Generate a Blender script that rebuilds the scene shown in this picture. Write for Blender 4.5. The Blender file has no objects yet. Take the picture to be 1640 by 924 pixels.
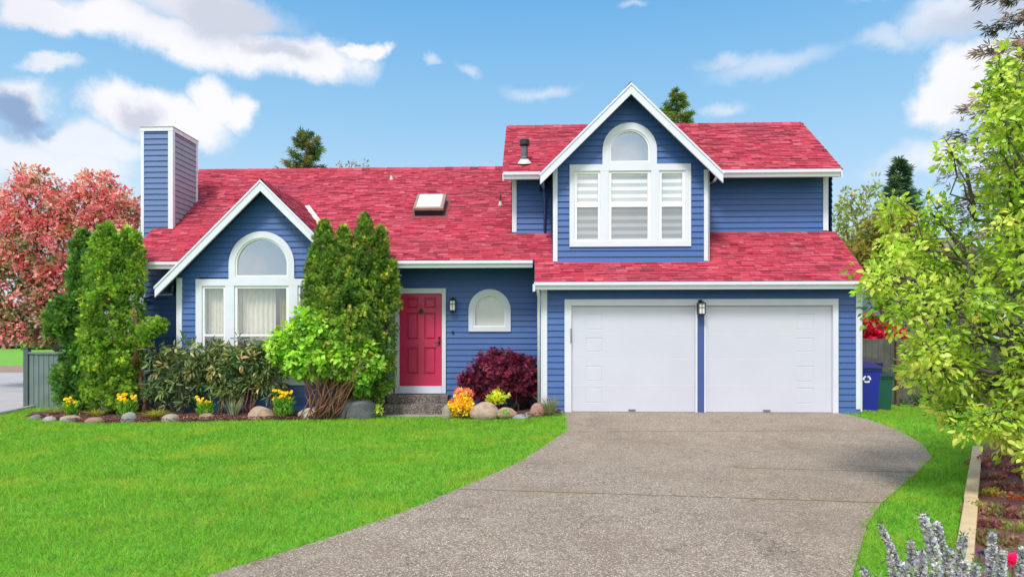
import bpy, math, random
import numpy as np
R_ = math.radians
SC = bpy.context.scene
COL = SC.collection
rng = np.random.RandomState(7)
random.seed(7)

# ---------------------------------------------------------------- camera, sky, sun, exposure
F, TH, YH, ZC = 1060.4, 0.0361, 541.0, 1.62          # focal length in photo pixels, yaw, horizon row, eye height
CT, ST = math.cos(TH), math.sin(TH)
cam_data = bpy.data.cameras.new('camera')
cam_data.sensor_width = 36.0
cam_data.lens = F / 1640 * 36
cam_data.shift_y = (YH - 462) / 1640
cam_data.clip_end = 2000
cam = bpy.data.objects.new('camera', cam_data)
COL.objects.link(cam)
cam.location = (0, 0, ZC)
cam.rotation_euler = (R_(90), 0, TH)
SC.camera = cam
SC.render.resolution_x, SC.render.resolution_y = 1024, 576
SC.view_settings.view_transform = 'Standard'
SC.view_settings.look = 'None'
SC.view_settings.gamma = 1
SC.view_settings.exposure = 0.08
SC.cycles.use_denoising = True
SC.cycles.max_bounces = 7
SC.cycles.transparent_max_bounces = 12

SUN_DIR = np.array([-0.20, -0.60, 0.82]); SUN_DIR /= np.linalg.norm(SUN_DIR)
sun_el = math.asin(SUN_DIR[2]); sun_az = math.atan2(SUN_DIR[0], SUN_DIR[1])
sun_data = bpy.data.lights.new('sun', 'SUN')
sun_data.energy = 2.9
sun_data.angle = R_(14)
sun_data.color = (1.0, 0.95, 0.88)
sun = bpy.data.objects.new('sun', sun_data); COL.objects.link(sun)
from mathutils import Vector, Matrix
sun.rotation_euler = Vector((-SUN_DIR[0], -SUN_DIR[1], -SUN_DIR[2])).to_track_quat('-Z', 'Y').to_euler()
sun.location = (0, 0, 30)


class NT:
    """tiny node-tree helper"""
    def __init__(s, tree):
        s.t = tree; s.n = tree.nodes; s.l = tree.links
    def new(s, typ, **kw):
        n = s.n.new(typ)
        for k, v in kw.items():
            setattr(n, k, v)
        return n
    def put(s, sock, v):
        if hasattr(v, 'is_output') or isinstance(v, bpy.types.NodeSocket):
            s.l.new(v, sock)
        else:
            sock.default_value = v
    def math(s, op, a, b=0.0, c=None, clamp=False):
        n = s.new('ShaderNodeMath', operation=op); n.use_clamp = clamp
        s.put(n.inputs[0], a); s.put(n.inputs[1], b)
        if c is not None: s.put(n.inputs[2], c)
        return n.outputs[0]
    def vmath(s, op, a, b=None):
        n = s.new('ShaderNodeVectorMath', operation=op)
        s.put(n.inputs[0], a)
        if b is not None: s.put(n.inputs[1], b)
        return n.outputs['Value'] if op == 'LENGTH' else n.outputs[0]
    def noise(s, vec, scale, detail=4, rough=.55, out='Fac', dist=0.0):
        n = s.new('ShaderNodeTexNoise')
        if vec is not None: s.l.new(vec, n.inputs['Vector'])
        n.inputs['Scale'].default_value = scale; n.inputs['Detail'].default_value = detail
        n.inputs['Roughness'].default_value = rough; n.inputs['Distortion'].default_value = dist
        return n.outputs[out]
    def ramp(s, fac, stops):
        n = s.new('ShaderNodeValToRGB')
        e = n.color_ramp.elements
        while len(e) < len(stops): e.new(.5)
        for el, (p, c) in zip(e, stops):
            el.position = p
            el.color = (*c, 1) if hasattr(c, '__len__') else (c, c, c, 1)
        s.l.new(fac, n.inputs[0])
        return n.outputs[0]
    def mix(s, fac, a, b, blend='MIX'):
        n = s.new('ShaderNodeMix', data_type='RGBA', blend_type=blend)
        s.put(n.inputs[0], fac)
        s.put(n.inputs[6], (*a, 1) if isinstance(a, tuple) and len(a) == 3 else a)
        s.put(n.inputs[7], (*b, 1) if isinstance(b, tuple) and len(b) == 3 else b)
        return n.outputs[2]
    def smooth(s, v, lo, hi):
        n = s.new('ShaderNodeMapRange', interpolation_type='SMOOTHSTEP')
        s.put(n.inputs[0], v); n.inputs[1].default_value = lo; n.inputs[2].default_value = hi
        return n.outputs[0]


world = bpy.data.worlds.new('World'); SC.world = world; world.use_nodes = True
def build_world():
    T = NT(world.node_tree); T.n.clear()
    out = T.new('ShaderNodeOutputWorld'); bg = T.new('ShaderNodeBackground')
    bg.inputs['Strength'].default_value = 0.11
    T.l.new(bg.outputs[0], out.inputs[0])
    sky = T.new('ShaderNodeTexSky', sky_type='NISHITA')
    sky.sun_disc = False; sky.sun_elevation = sun_el; sky.sun_rotation = sun_az
    sky.air_density = 1.0; sky.dust_density = 1.2; sky.ozone_density = 2.0; sky.altitude = 50
    tc = T.new('ShaderNodeTexCoord'); d = tc.outputs['Generated']
    sep = T.new('ShaderNodeSeparateXYZ'); T.l.new(d, sep.inputs[0])
    x, y, z = sep.outputs
    # azimuth and elevation (tangents) of the looked-at direction; clouds stand at fixed compass directions
    az = T.math('ARCTAN2', x, y)
    hor = T.math('SQRT', T.math('ADD', T.math('MULTIPLY', x, x), T.math('MULTIPLY', y, y)))
    el = T.math('DIVIDE', z, T.math('MAXIMUM', hor, .05))
    cmb = T.new('ShaderNodeCombineXYZ'); T.l.new(az, cmb.inputs[0]); T.l.new(el, cmb.inputs[1])
    p = cmb.outputs[0]
    wn = T.noise(d, 7.0, 8, .62, 'Color')
    wn2 = T.noise(d, 2.6, 3, .5, 'Color')
    off = T.vmath('MULTIPLY', T.vmath('SUBTRACT', wn, (.5, .5, .5)), (.13, .10, 0))
    off2 = T.vmath('MULTIPLY', T.vmath('SUBTRACT', wn2, (.5, .5, .5)), (.16, .08, 0))
    pw = T.vmath('ADD', T.vmath('ADD', p, off), off2)
    def at(px, py):
        a = math.atan2((px - 820) / F, 1) - TH
        e = (YH - py) / F / math.sqrt(1 + ((px - 820) / F) ** 2)
        return a, e
    def field(blobs):
        acc = None
        for (px, py, rx, ry) in blobs:
            a, e = at(px, py); ca = math.cos(a + TH)
            q = T.vmath('MULTIPLY', T.vmath('SUBTRACT', pw, (a, e, 0)), (F / rx / ca / ca, F / ry / ca, 0))
            v = T.math('SUBTRACT', 1.0, T.vmath('LENGTH', q))
            acc = v if acc is None else T.math('MAXIMUM', acc, v)
        return acc
    puffy = field([(60, 10, 90, 40), (150, 18, 130, 50), (280, 52, 165, 52), (400, 74, 150, 44), (500, 84, 105, 42), (330, 5, 180, 50), (585, 72, 42, 13),
                   (190, 172, 78, 42), (290, 192, 115, 38), (352, 160, 45, 52), (395, 175, 42, 40), (25, 165, 82, 66),
                   (1530, 150, 78, 82), (1585, 105, 60, 42), (1505, 185, 60, 36), (1600, 190, 60, 60)])
    soft = field([(60, 262, 260, 60), (140, 230, 170, 40), (60, 95, 70, 16), (1545, 35, 150, 55), (1630, 30, 110, 110), (1560, 250, 170, 40)])
    wisp = field([(1390, 8, 60, 16), (1235, 118, 115, 26), (1165, 112, 55, 16), (740, 106, 26, 14), (684, 99, 12, 8), (1002, 5, 32, 10), (855, 140, 70, 16),
                  (1420, 82, 80, 24), (1160, 190, 50, 14)])
    grey = field([(360, 15, 190, 58), (450, 70, 90, 20), (230, 190, 60, 22), (1560, 45, 130, 40)])
    fine = T.noise(d, 16.0, 7, .6)
    fn = T.math('MULTIPLY', T.math('SUBTRACT', fine, .5), .80)
    dens_p = T.smooth(T.math('ADD', puffy, fn), -.10, .52)
    dens_s = T.math('MULTIPLY', T.smooth(T.math('ADD', soft, fn), -.08, .70), .82)
    dens_s = T.math('MAXIMUM', dens_s, T.math('MULTIPLY', T.smooth(T.math('ADD', wisp, fn), -.15, .95), .50))
    # scattered fair-weather clouds over the rest of the sky (behind the viewer, added for pane reflections and fill)
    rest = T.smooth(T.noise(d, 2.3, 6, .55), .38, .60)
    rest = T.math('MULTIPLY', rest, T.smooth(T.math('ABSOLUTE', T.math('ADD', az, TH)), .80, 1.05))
    dens = T.math('MAXIMUM', T.math('MAXIMUM', dens_p, dens_s), rest)
    g = T.math('ADD', T.smooth(T.math('ADD', grey, T.math('MULTIPLY', fn, 1.2)), -.1, .8), 0.0)
    shade_n = T.smooth(T.noise(d, 5.0, 5, .5), .40, .75)
    gg = T.math('MINIMUM', T.math('ADD', g, T.math('MULTIPLY', shade_n, .34)), 1.0)
    cloud = T.mix(gg, (8.4, 8.4, 8.8), (5.6, 5.9, 6.9))
    dk = T.smooth(T.math('ADD', field([(15, 180, 100, 62), (70, 195, 50, 30)]), fn), .02, .55)
    cloud = T.mix(dk, cloud, (2.6, 3.7, 5.7))
    skyc = T.mix(1.0, sky.outputs[0], (1.30, 1.50, 1.50), 'MULTIPLY')
    # clear spring air: pale at the horizon, azure overhead
    air = T.ramp(el, [(0.0, (.68, .80, .92)), (.15, (.575, .765, .925)), (.33, (.31, .60, .88)), (.52, (.145, .45, .83)), (1.0, (.09, .30, .66))])
    air = T.mix(1.0, air, (9.1, 9.1, 9.1), 'MULTIPLY')
    skyc = T.mix(.82, skyc, air)
    # out-of-view clouds behind the viewer, brightened to add fill on the facade
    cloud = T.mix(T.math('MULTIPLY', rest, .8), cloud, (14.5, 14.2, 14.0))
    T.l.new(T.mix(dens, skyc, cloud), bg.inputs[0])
build_world()

# ---------------------------------------------------------------- photo pixel -> place in the world
def X(px, Y):
    k = (px - 820) / F
    return Y * (k * CT - ST) / (CT + k * ST)
def dep(px, Y):
    return -X(px, Y) * ST + Y * CT
def Z(px, py, Y):
    return ZC - (py - YH) * dep(px, Y) / F
def sm(a, b, v):
    t = np.clip((np.asarray(v, float) - a) / (b - a), 0, 1)
    return t * t * (3 - 2 * t)
def ground_z(x, y):
    """the ground: flat lawn, drive rising a little to the garage, gentle bank far to the north-west"""
    x = np.asarray(x, float); y = np.asarray(y, float)
    ramp = .127 * sm(9.0, 13.3, y) * sm(-.9, .55, x) * (1 - .75 * sm(6.3, 8.0, x))
    bank = .035 * np.maximum(y - 38, 0) * sm(-6, -14, x) * (1 - sm(70, 90, y)) 
    return ramp + bank
def gp(px, py, lift=0.0):
    z = 0.0
    for _ in range(25):
        yc = (ZC - z) * F / (py - YH); xc = (px - 820) / F * yc
        x, y = xc * CT - yc * ST, xc * ST + yc * CT
        z = float(ground_z(x, y)) + lift
    return x, y, z

# ---------------------------------------------------------------- objects
def link(o, parent=None):
    COL.objects.link(o)
    if parent is not None: o.parent = parent
    return o
def wloc(o):
    v = Vector((0, 0, 0))
    while o is not None:
        v += o.location; o = o.parent
    return v
def tag(o, label=None, cat=None, group=None, kind=None):
    if label: o['label'] = label
    if cat: o['category'] = cat
    if group: o['group'] = group
    if kind: o['kind'] = kind
    return o
def thing(name, loc, label, cat, group=None):
    o = bpy.data.objects.new(name, None); o.empty_display_size = .2
    link(o); o.location = loc
    return tag(o, label, cat, group)

class MB:
    """collects shapes; build() links them as one mesh object"""
    def __init__(s): s.v = []; s.f = []
    def add(s, vs, fs):
        b = len(s.v); s.v += [tuple(map(float, p)) for p in vs]; s.f += [tuple(i + b for i in f) for f in fs]
    def quad(s, *p): s.add(p, [tuple(range(len(p)))])
    def box(s, x0, x1, y0, y1, z0, z1):
        s.add([(x0, y0, z0), (x1, y0, z0), (x1, y1, z0), (x0, y1, z0), (x0, y0, z1), (x1, y0, z1), (x1, y1, z1), (x0, y1, z1)],
              [(0, 3, 2, 1), (4, 5, 6, 7), (0, 1, 5, 4), (1, 2, 6, 5), (2, 3, 7, 6), (3, 0, 4, 7)])
    def prism(s, poly, y0, y1, axis='y'):
        """poly in (x,z) extruded along y, or in (y,z) extruded along x"""
        n = len(poly)
        P = (lambda a, b, t: (a, t, b)) if axis == 'y' else (lambda a, b, t: (t, a, b)) if axis == 'x' else (lambda a, b, t: (a, b, t))
        s.add([P(a, b, y0) for a, b in poly] + [P(a, b, y1) for a, b in poly],
              [tuple(range(n))[::-1], tuple(range(n, 2 * n))] + [(i, (i + 1) % n, n + (i + 1) % n, n + i) for i in range(n)])
    def ring(s, outer, inner, y0, y1, closed=True, slope=0.0):
        """frame between two outlines of equal count in (x,z); front at y0, back at y1"""
        n = len(outer)
        v = [(a, y0, b) for a, b in outer] + [(a, y0 + slope, b) for a, b in inner] + [(a, y1, b) for a, b in outer] + [(a, y1, b) for a, b in inner]
        f = []
        for i in range(n if closed else n - 1):
            j = (i + 1) % n
            f += [(i, j, n + j, n + i), (2 * n + i, 3 * n + i, 3 * n + j, 2 * n + j), (i, 2 * n + i, 2 * n + j, j), (n + i, n + j, 3 * n + j, 3 * n + i)]
        s.add(v, f)
    def tube(s, pts, radii, n=7, cap=True):
        pts = [np.array(p, float) for p in pts]
        if not hasattr(radii, '__len__'): radii = [radii] * len(pts)
        vs = []; up = None
        for i, p in enumerate(pts):
            t = pts[min(i + 1, len(pts) - 1)] - pts[max(i - 1, 0)]
            t = t / (np.linalg.norm(t) + 1e-9)
            a = np.array([0, 0, 1.]) if abs(t[2]) < .9 else np.array([1., 0, 0])
            if up is None: up = np.cross(t, a)
            up = up - t * np.dot(up, t)
            if np.linalg.norm(up) < 1e-4: up = np.cross(t, a)
            up = up / np.linalg.norm(up); w = np.cross(t, up)
            for k in range(n):
                an = 2 * math.pi * k / n
                vs.append(p + radii[i] * (math.cos(an) * up + math.sin(an) * w))
        fs = [(i * n + k, i * n + (k + 1) % n, (i + 1) * n + (k + 1) % n, (i + 1) * n + k) for i in range(len(pts) - 1) for k in range(n)]
        if cap: fs += [tuple(range(n))[::-1], tuple(range((len(pts) - 1) * n, len(pts) * n))]
        s.add(vs, fs)
    def build(s, name, mat, parent=None, smooth=False, bevel=0.0):
        m = bpy.data.meshes.new(name)
        L = wloc(parent) if parent is not None else Vector((0, 0, 0))
        m.from_pydata([(a - L.x, b - L.y, c - L.z) for a, b, c in s.v], [], s.f)
        m.materials.append(mat)
        if smooth: m.polygons.foreach_set('use_smooth', [True] * len(m.polygons))
        m.update()
        o = bpy.data.objects.new(name, m); link(o, parent)
        if bevel:
            bv = o.modifiers.new('bevel', 'BEVEL'); bv.width = bevel; bv.segments = 2; bv.limit_method = 'ANGLE'
        return o

# ---------------------------------------------------------------- materials
def material(name):
    m = bpy.data.materials.new(name); m.use_nodes = True
    T = NT(m.node_tree); b = T.n['Principled BSDF']
    return m, T, b
def bump(T, b, h, strength=.3, dist=.01):
    n = T.new('ShaderNodeBump'); n.inputs['Strength'].default_value = strength; n.inputs['Distance'].default_value = dist
    T.l.new(h, n.inputs['Height']); T.l.new(n.outputs[0], b.inputs['Normal'])
def plain(name, col, rough=.6, var=.12, scale=6.0, metal=0.0, bmp=.15, bscale=60.0):
    m, T, b = material(name)
    geo = T.new('ShaderNodeNewGeometry'); P = geo.outputs['Position']
    n = T.noise(P, scale, 5, .6)
    lo = tuple(c * (1 - var) for c in col); hi = tuple(min(1, c * (1 + var)) for c in col)
    T.l.new(T.ramp(n, [(.3, lo), (.7, hi)]), b.inputs['Base Color'])
    b.inputs['Roughness'].default_value = rough; b.inputs['Metallic'].default_value = metal
    if bmp: bump(T, b, T.noise(P, bscale, 3, .5), bmp, .004)
    return m
def siding_mat(name, col):
    """lap boards: weathered satin paint, each board its own slight tone, faint wood grain and streaks of rain dirt"""
    m, T, b = material(name)
    P = T.new('ShaderNodeNewGeometry')
    pos = P.outputs['Position']; isl = P.outputs['Random Per Island']
    st = T.vmath('MULTIPLY', pos, (1.5, 1.5, 22)); grain = T.noise(st, 3, 5, .65)
    dn = T.vmath('MULTIPLY', pos, (3.0, 3.0, .5)); dirt = T.noise(dn, 1.6, 5, .6)
    c = T.ramp(grain, [(.25, tuple(v * .86 for v in col)), (.75, tuple(v * 1.12 for v in col))])
    c = T.mix(T.math('MULTIPLY', isl, .24), c, tuple(v * 1.3 + .008 for v in col))
    c = T.mix(T.math('MULTIPLY', T.smooth(dirt, .52, .75), .22), c, (.11, .12, .15))
    T.l.new(c, b.inputs['Base Color']); b.inputs['Roughness'].default_value = .42
    bump(T, b, grain, .25, .004)
    return m
BLUE = siding_mat('blue_siding_paint', (.050, .122, .355))
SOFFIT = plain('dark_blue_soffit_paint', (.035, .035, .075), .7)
WHITE = plain('white_trim_paint', (.70, .715, .82), .42, .035, 2.5, bmp=.1)
WHITE_DOOR = plain('white_garage_paint', (.60, .615, .71), .36, .03, 1.2, bmp=.06)
SASH = plain('white_vinyl', (.82, .83, .84), .3, .02, bmp=0)
RED_DOOR = plain('raspberry_door_paint', (.56, .026, .100), .33, .05, 3, bmp=.05)
BLACK = plain('black_metal', (.012, .012, .014), .38, .2, 20, bmp=.1)
NAVY_METAL = plain('navy_painted_metal', (.025, .04, .10), .4, .1)
STEEL = plain('grey_galvanised_steel', (.22, .22, .24), .38, .3, 9, metal=.6)
RUBBER = plain('black_rubber', (.015, .015, .016), .8)
LAMP_GLASS = plain('seeded_lamp_glass', (.80, .80, .78), .2, .1, 30, bmp=.2)
FLASHING = plain('pale_painted_flashing', (.70, .66, .66), .45)
SKYLIGHT = plain('milky_skylight_dome', (.80, .74, .70), .22, .06, 3, bmp=0)
BRONZE = plain('brown_skylight_frame', (.30, .20, .17), .5)
CURB = plain('dark_skylight_curb', (.035, .012, .022), .7)

def shingle_mat():
    m, T, b = material('red_asphalt_shingles')
    g = T.new('ShaderNodeNewGeometry'); P = g.outputs['Position']; r = g.outputs['Random Per Island']
    c = T.ramp(r, [(.0, (.24, .036, .060)), (.14, (.38, .052, .088)), (.5, (.455, .070, .114)), (.86, (.505, .095, .146)), (1.0, (.56, .17, .22))])
    worn = T.smooth(T.noise(T.vmath('MULTIPLY', P, (.55, 1.2, 1.2)), 1.1, 6, .68), .48, .70)
    c = T.mix(T.math('MULTIPLY', worn, .55), c, (.24, .085, .12))
    ft = T.noise(T.vmath('MULTIPLY', P, (.8, 3, 3)), 2.7, 5, .65)
    c = T.mix(T.math('MULTIPLY', T.smooth(ft, .50, .72), .40), c, (.66, .20, .255))
    gr = T.noise(P, 240, 2, .6)
    c = T.mix(.45, c, T.mix(gr, (.16, .02, .03), (.80, .24, .26)), 'OVERLAY')
    T.l.new(c, b.inputs['Base Color']); b.inputs['Roughness'].default_value = .9
    b.inputs['Specular IOR Level'].default_value = .2
    bump(T, b, gr, .6, .004)
    return m
SHINGLE = shingle_mat()
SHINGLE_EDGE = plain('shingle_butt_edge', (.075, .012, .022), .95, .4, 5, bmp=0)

def glass_mat(name, refl=.25, tint=(.97, .98, .98)):
    m, T, b = material(name)
    out = T.n['Material Output']
    tr = T.new('ShaderNodeBsdfTransparent'); tr.inputs[0].default_value = (*tint, 1)
    gl = T.new('ShaderNodeBsdfGlossy'); gl.inputs['Roughness'].default_value = .015
    gl.inputs['Color'].default_value = (.95, .97, 1, 1)
    fr = T.new('ShaderNodeFresnel'); fr.inputs[0].default_value = 1.5
    fac = T.math('ADD', T.math('MULTIPLY', fr.outputs[0], 1.3), refl, clamp=True)
    geo = T.new('ShaderNodeNewGeometry')
    bn = T.new('ShaderNodeBump'); bn.inputs['Strength'].default_value = .04; bn.inputs['Distance'].default_value = .05
    T.l.new(T.noise(geo.outputs['Position'], 1.5, 2), bn.inputs['Height']); T.l.new(bn.outputs[0], gl.inputs['Normal'])
    mx = T.new('ShaderNodeMixShader'); T.l.new(fac, mx.inputs[0]); T.l.new(tr.outputs[0], mx.inputs[1]); T.l.new(gl.outputs[0], mx.inputs[2])
    T.l.new(mx.outputs[0], out.inputs[0])
    return m
GLASS = glass_mat('window_glass', .15)
ARCH_GLASS = glass_mat('sky_reflecting_glass', .45)
SCREEN = glass_mat('screened_window_glass', .13, (.60, .62, .64))
def fabric(name, a, b_, axis=2, period=.09):
    m, T, b = material(name)
    g = T.new('ShaderNodeNewGeometry'); s = T.new('ShaderNodeSeparateXYZ'); T.l.new(g.outputs['Position'], s.inputs[0])
    w = T.math('FRACT', T.math('DIVIDE', s.outputs[axis], period))
    c = T.mix(T.smooth(w, .42, .52), a, b_)
    T.l.new(c, b.inputs['Base Color']); b.inputs['Roughness'].default_value = .9
    return m
ZEBRA = fabric('banded_blind_cloth', (.93, .94, .96), (.50, .52, .56), 2, .150)
CREAM_BLIND = plain('cream_blind_cloth', (.76, .72, .68), .9, .04)
CURTAIN = plain('cream_curtain_cloth', (.72, .68, .58), .9, .10, 4)
ROOM = plain('dim_room_wall', (.10, .10, .11), .9)

def leaf_mat(name, trans=.30, rough=.5, spec=.35):
    m, T, b = material(name)
    at = T.new('ShaderNodeAttribute', attribute_name='Col'); c = at.outputs['Color']
    T.l.new(c, b.inputs['Base Color']); b.inputs['Roughness'].default_value = rough
    b.inputs['Specular IOR Level'].default_value = spec
    tl = T.new('ShaderNodeBsdfTranslucent')
    T.l.new(T.mix(1.0, c, (1.35, 1.30, .75), 'MULTIPLY'), tl.inputs[0])
    mx = T.new('ShaderNodeMixShader'); mx.inputs[0].default_value = trans
    T.l.new(b.outputs[0], mx.inputs[1]); T.l.new(tl.outputs[0], mx.inputs[2])
    T.l.new(mx.outputs[0], T.n['Material Output'].inputs[0])
    return m
LEAF = leaf_mat('leaf_tissue', .40)
PETAL = leaf_mat('flower_petal', .4, .6, .2)
BARK = plain('grey_brown_bark', (.11, .080, .062), .9, .4, 14, bmp=.6, bscale=40)
BARK_RED = plain('red_brown_bark', (.20, .075, .050), .85, .4, 12, bmp=.5, bscale=40)
BARK_PALE = plain('pale_brown_twigs', (.24, .13, .085), .85, .4, 12, bmp=.4, bscale=40)

# ---------------------------------------------------------------- foliage
def tpl_leaf(w, bend=.08, fold=.06):
    return (np.array([(0, 0, 0), (-w, .34, fold), (-w * .8, .68, fold * .6), (0, 1, -bend), (w * .8, .68, fold * .6), (w, .34, fold)]),
            [(0, 3, 2, 1), (0, 5, 4, 3)])
def tpl_fan(k, spread, w, base=.0):
    vs = [(0, base, 0)]; fs = []
    for i in range(k):
        a = spread * (i / (k - 1) - .5) if k > 1 else 0
        l = 1 - .28 * abs(i / (k - 1) - .5) * 2 if k > 1 else 1
        c, s = math.sin(a), math.cos(a)
        b = len(vs); zz = .10 * math.sin(i * 2.1)
        vs += [(c * l * .55 - s * w, s * l * .55 + c * w, zz), (c * l, s * l, zz - .06), (c * l * .55 + s * w, s * l * .55 - c * w, zz)]
        fs.append((0, b + 2, b + 1, b))
    return np.array(vs), fs
T_LEAF, T_LONG, T_ROUND = tpl_leaf(.27), tpl_leaf(.125, .18, .03), tpl_leaf(.38, .10, .08)
T_SPRAY, T_NEEDLE, T_PALM = tpl_fan(5, 1.5, .085), tpl_fan(4, 1.1, .055), tpl_fan(5, 2.6, .13)
T_BLADE = (np.array([(-.5, 0, 0), (.5, 0, 0), (.36, .55, .05), (-.36, .55, .05), (0, 1, .22)]), [(0, 1, 2, 3), (3, 2, 4)])
T_STRAP = (np.array([(-.5, 0, 0), (.5, 0, 0), (.45, .4, .02), (-.45, .4, .02), (.34, .75, -.10), (-.34, .75, -.10), (0, 1, -.30)]), [(0, 1, 2, 3), (3, 2, 4, 5), (5, 4, 6)])
T_PETAL = tpl_leaf(.36, -.05, .05)

def unit(v): return v / (np.linalg.norm(v, axis=-1, keepdims=True) + 1e-9)
def rdir(n): return unit(rng.normal(size=(n, 3)))
def mesh_from(name, V, faces_k, nper, k, cols, mat, parent, N=None):
    """V (n*k,3); faces_k template faces"""
    n = nper
    m = bpy.data.meshes.new(name)
    L = wloc(parent) if parent is not None else Vector((0, 0, 0))
    V = V - np.array([L.x, L.y, L.z])
    m.vertices.add(len(V)); m.vertices.foreach_set('co', V.astype(np.float32).ravel())
    flat = np.concatenate([np.array(f) for f in faces_k]); lens = np.array([len(f) for f in faces_k])
    loops = (flat[None, :] + (np.arange(n) * k)[:, None]).ravel()
    ls = np.tile(lens, n); st = np.concatenate([[0], np.cumsum(ls)[:-1]])
    m.loops.add(len(loops)); m.loops.foreach_set('vertex_index', loops.astype(np.int32))
    m.polygons.add(len(ls)); m.polygons.foreach_set('loop_start', st.astype(np.int32)); m.polygons.foreach_set('loop_total', ls.astype(np.int32))
    m.update(calc_edges=True)
    if cols is not None:
        ca = m.color_attributes.new('Col', 'FLOAT_COLOR', 'POINT')
        c4 = np.ones((len(V), 4), np.float32); c4[:, :3] = np.repeat(np.clip(cols, 0, 1), k, axis=0)
        ca.data.foreach_set('color', c4.ravel())
    m.materials.append(mat)
    o = bpy.data.objects.new(name, m); link(o, parent)
    return o
LEAFK = 2.5
def foliage(name, parent, P, D, S, C, tpl, mat=None, wide=1.0, up=.6, face=None):
    P = np.asarray(P, float); n = len(P); C = np.asarray(C) * LEAFK
    D = unit(np.asarray(D, float)); S = np.broadcast_to(np.asarray(S, float), (n,))
    Nn = rng.normal(size=(n, 3)) * .6 + np.array([0, 0, up])
    if face is not None: Nn = Nn + face
    Rt = unit(np.cross(D, Nn)); Nn = np.cross(Rt, D)
    t, fs = tpl; k = len(t)
    V = P[:, None, :] + S[:, None, None] * (t[None, :, 0:1] * wide * Rt[:, None] + t[None, :, 1:2] * D[:, None] + t[None, :, 2:3] * Nn[:, None])
    return mesh_from(name, V.reshape(-1, 3), fs, n, k, C, mat or LEAF, parent)
def pal(n, cols, w=None, jit=.16):
    """n colours picked from a palette of true leaf colours, each varied a little"""
    cols = np.array(cols, float)
    i = rng.choice(len(cols), n, p=None if w is None else np.array(w) / np.sum(w))
    return cols[i] * (1 + jit * rng.normal(size=(n, 1))) * (1 + .06 * rng.normal(size=(n, 3)))
def scatter(centres, outs, per, rad, flat=1.0):
    """per leaves round each clump centre: positions and outward directions"""
    n = len(centres)
    d = rdir(n * per); r = rad * rng.rand(n * per, 1) ** .5
    if hasattr(rad, '__len__'): pass
    P = np.repeat(centres, per, 0) + d * r * np.array([1, 1, flat])
    O = np.repeat(outs, per, 0)
    D = unit(d * .9 + O * .45 + np.array([0, 0, .15]))
    return P, D, O
def shell(n, c, r, lo=.72, top=None):
    d = rdir(n); u = lo + (1 - lo) * rng.rand(n, 1)
    return np.array(c) + d * np.array(r) * u, unit(d / np.array(r))
def limb(mb, a, b, r0, r1, seg=5, wob=.06, n=7, sag=0.0):
    a, b = np.array(a, float), np.array(b, float); L = np.linalg.norm(b - a)
    pts = []
    for i in range(seg + 1):
        t = i / seg
        p = a + (b - a) * t + rng.normal(size=3) * wob * L * math.sin(math.pi * t) * .6
        p[2] += sag * math.sin(math.pi * t) * L
        pts.append(p)
    mb.tube(pts, [r0 + (r1 - r0) * i / seg for i in range(seg + 1)], n)
    return pts

# ================================================================ GROUND
def ground_mat():
    m, T, b = material('turf_soil')
    P = T.new('ShaderNodeNewGeometry').outputs['Position']
    a = T.noise(P, 1.1, 5, .6); f = T.noise(P, 40, 3, .6)
    c = T.ramp(a, [(.3, (.14, .42, .03)), (.7, (.21, .53, .045))])
    c = T.mix(T.smooth(f, .45, .7), c, (.09, .15, .025))
    T.l.new(c, b.inputs['Base Color']); b.inputs['Roughness'].default_value = .95
    bump(T, b, f, .8, .03)
    return m
def sheet(name, xs, ys, zf, mat, kind='structure', mask=None):
    xs = np.asarray(xs, float); ys = np.asarray(ys, float)
    gx, gy = np.meshgrid(xs, ys); gz = zf(gx, gy)
    nx = len(xs)
    v = np.stack([gx, gy, gz], -1).reshape(-1, 3)
    f = [(j * nx + i, j * nx + i + 1, (j + 1) * nx + i + 1, (j + 1) * nx + i) for j in range(len(ys) - 1) for i in range(nx - 1)
         if mask is None or mask(gx[j, i], gy[j, i])]
    m = bpy.data.meshes.new(name); m.from_pydata(v.tolist(), [], f); m.materials.append(mat)
    m.polygons.foreach_set('use_smooth', [True] * len(m.polygons)); m.update()
    o = bpy.data.objects.new(name, m); link(o); tag(o, kind=kind)
    return o
TURF = ground_mat()
xs = np.concatenate([[-400, -200, -120, -80, -60, -45, -35, -28], np.arange(-22, 14.1, .5), [18, 25, 40, 60, 100, 200, 400]])
ys = np.concatenate([[-60, -30, -15, -8, -4], np.arange(0, 16.1, .4), np.arange(17, 38, 2), np.arange(38, 72, 3), [76, 82, 90, 110, 160, 250, 450]])
ground = sheet('ground', xs, ys, lambda x, y: ground_z(x, y) - .012, TURF)

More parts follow.
